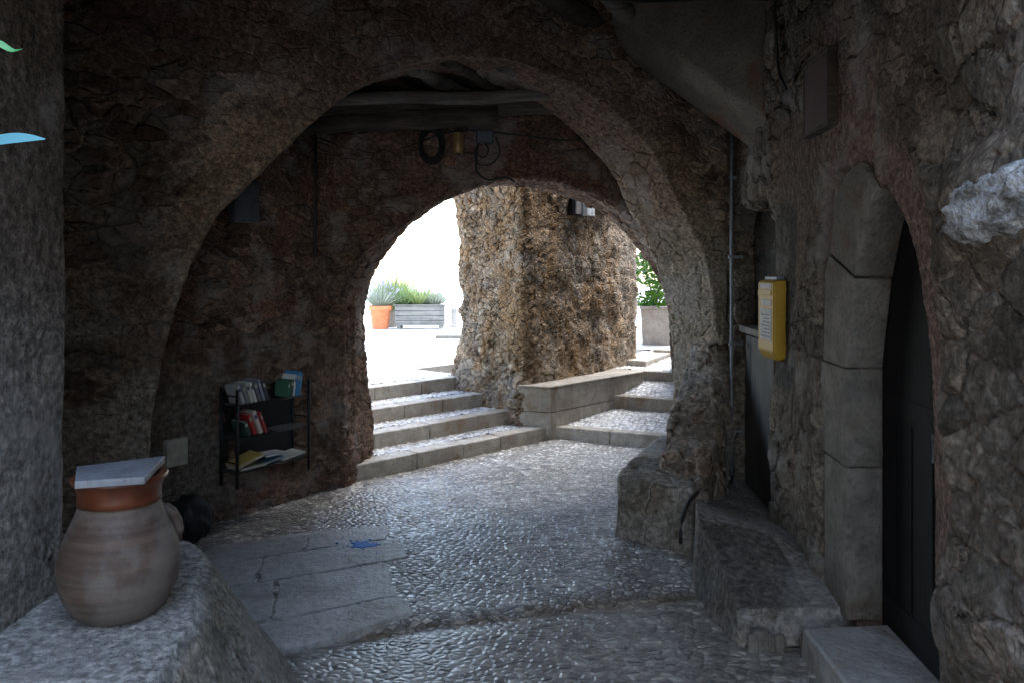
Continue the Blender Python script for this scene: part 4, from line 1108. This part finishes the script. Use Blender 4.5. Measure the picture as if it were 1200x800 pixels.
# planter at the head of the path
cp = thing('stone_planter', 'tall square pale planter at the head of the pebble path', 'planter', (2.0, 11.1, .60))
b = MB(); b.prism([(1.80, 11.0, .58), (2.17, 10.9, .58), (2.27, 11.27, .58), (1.9, 11.37, .58)], [(1.77, 10.97, 1.10), (2.20, 10.86, 1.10), (2.31, 11.30, 1.10), (1.87, 11.4, 1.10)]); b.build('body', M['concrete'], cp, bevel=.01)
b = MB(); b.prism([(1.75, 10.95, 1.10), (2.22, 10.84, 1.10), (2.33, 11.32, 1.10), (1.85, 11.42, 1.10)], [(1.75, 10.95, 1.14), (2.22, 10.84, 1.14), (2.33, 11.32, 1.14), (1.85, 11.42, 1.14)]); b.build('rim', M['concrete'], cp, bevel=.006)
bu = thing('leafy_bush', 'glossy dark green bush growing in the square pale planter', 'bush', (2.0, 11.12, 1.12))
b = MB()
for _ in range(1500):
    a = random.uniform(0, 2*math.pi); r = .36*random.random()**.5; z = random.random()
    rr = r*math.sin(math.pi*min(.95, .2+.75*z)); p = Vector((1.95+math.cos(a)*rr, 11.12+math.sin(a)*rr, 1.14+.95*z))
    if fbm(np.array([[*p]]), 5, 8)[0] < .44: continue
    b.blade(p, (random.uniform(-1, 1), random.uniform(-1, 1), random.uniform(-.4, .8)), random.uniform(.05, .10), .035, .3, 2)
b.build('foliage', LF['deep'], bu)
b = MB()
for k in range(7):
    a = k*.9; b.tube([(2.0, 11.12, 1.1), (2.0+.1*math.cos(a), 11.12+.1*math.sin(a), 1.5), (1.97+.24*math.cos(a), 11.12+.24*math.sin(a), 1.95)], [.012, .008, .003], 6)
b.build('stem', M['stem'], bu)

# hanging leaves at the left edge
M['leaf_blue'] = m_leaf('bluish leaf', (.09, .30, .40), (.12, .36, .46), .35, .3); M['leaf_green'] = m_leaf('bright green leaf', (.04, .25, .08), (.06, .30, .11), .35, .3)
vn = thing('hanging_vine', 'thin vine with bright bluish and green leaves hanging at the left edge', 'plant', (-.92, 1.3, 3.0))
b = MB(); b.tube(spl([(-.95, 1.75, 2.96), (-.93, 1.35, 2.5), (-.90, 1.3, 2.0), (-.895, 1.3, 1.80)]), .003, 6); b.build('stem', M['stem'], vn, smooth=True)
def leaf(pts_mid, w, mat, lb):
    b = MB(); prev = None; m = len(pts_mid)
    for i, p in enumerate(pts_mid):
        t = i/(m-1); ww = w*math.sin(math.pi*min(.985, .06+.94*t))**.8
        row = [b.bm.verts.new(Vector(p)+Vector((0, k*ww*.45, abs(k)*ww*.05+k*ww*.42))) for k in (-1, -.5, 0, .5, 1)]
        if prev:
            for j in range(4): b.bm.faces.new((prev[j], prev[j+1], row[j+1], row[j]))
        prev = row
    o = b.build('leaf', mat, vn, smooth=True); o['label'] = lb
leaf(spl([(-.90, 1.3, 1.806), (-.86, 1.3, 1.812), (-.82, 1.3, 1.818), (-.79, 1.3, 1.819), (-.762, 1.3, 1.818)], 14), .028, M['leaf_blue'], 'pale blue leaf')
leaf(spl([(-.90, 1.3, 1.985), (-.87, 1.3, 1.98), (-.84, 1.3, 1.975), (-.81, 1.3, 1.962), (-.798, 1.3, 1.966)], 14), .015, M['leaf_green'], 'bright green leaf')

# blue paint on the paving
b = MB()
for (x0, y0, r0, n_) in ((-.86, 4.65, .048, 44),):
    vs = []
    for k in range(n_):
        a = 2*math.pi*k/n_; q = fbm(np.array([[math.cos(a)*2+x0*9, math.sin(a)*2, .3]]), 1.6, 4)[0]
        r = r0*(.2+1.6*q)+random.uniform(-.008, .008); vs.append((x0+r*math.cos(a)*1.4, y0+r*math.sin(a)*1.1))
    b.prism([(x, y, .004) for x, y in vs], [(x, y, .0205) for x, y in vs])
for _ in range(26):
    x = -.88+random.gauss(0, .09); y = 4.62+random.gauss(0, .05); r = random.uniform(.002, .006)
    b.prism([(x+r*math.cos(a)*1.4, y+r*math.sin(a), .004) for a in np.linspace(0, 5.5, 8)], [(x+r*math.cos(a)*1.4, y+r*math.sin(a), .020) for a in np.linspace(0, 5.5, 8)])
tag(b.build('paint_stain', M['blue']), 'small splash of bright blue paint on the worn paving', 'paint stain')

# ------------------------------------------------------------------ camera, sky, sun
cam = bpy.data.cameras.new('camera'); co_ = bpy.data.objects.new('camera', cam); link(co_)
co_.location = (0, 0, 1.6); co_.rotation_euler = (R(90), 0, 0)
cam.sensor_width = 36; cam.lens = 28; cam.shift_y = -80/1200; cam.clip_end = 500; cam.clip_start = .05
sc.camera = co_
w = bpy.data.worlds.new('World'); sc.world = w; w.use_nodes = True
nt = w.node_tree; bg = nt.nodes['Background']; sk = nt.nodes.new('ShaderNodeTexSky'); sk.sky_type = 'NISHITA'; sk.sun_disc = False
EL, AZ = 62, 55      # sun high, behind the scene to the left
sk.sun_elevation = R(EL); sk.sun_rotation = R(AZ); sk.dust_density = .6; sk.air_density = 1.3; sk.altitude = 100
hsv = nt.nodes.new('ShaderNodeHueSaturation'); hsv.inputs['Saturation'].default_value = .82   # thin high cloud pales the blue
nt.links.new(sk.outputs[0], hsv.inputs['Color']); nt.links.new(hsv.outputs[0], bg.inputs[0]); bg.inputs[1].default_value = .15
sun = bpy.data.lights.new('sun', 'SUN'); so = bpy.data.objects.new('sun', sun); link(so)
sun.energy = 1.5; sun.angle = R(45); sun.color = (1, .96, .9)
dv = Vector((math.sin(R(AZ))*math.cos(R(EL)), math.cos(R(AZ))*math.cos(R(EL)), math.sin(R(EL))))
so.rotation_euler = dv.to_track_quat('Z', 'Y').to_euler(); so.location = (0, 0, 12)
sc.view_settings.view_transform = 'Standard'; sc.view_settings.look = 'None'; sc.view_settings.gamma = 1
sc.view_settings.exposure = 2.8
sc.render.engine = 'CYCLES'
sc.cycles.use_denoising = True
sc.cycles.max_bounces = 8; sc.cycles.diffuse_bounces = 5; sc.cycles.glossy_bounces = 3
sc.cycles.sample_clamp_indirect = 6
sc.cycles.use_adaptive_sampling = True; sc.cycles.adaptive_threshold = .01
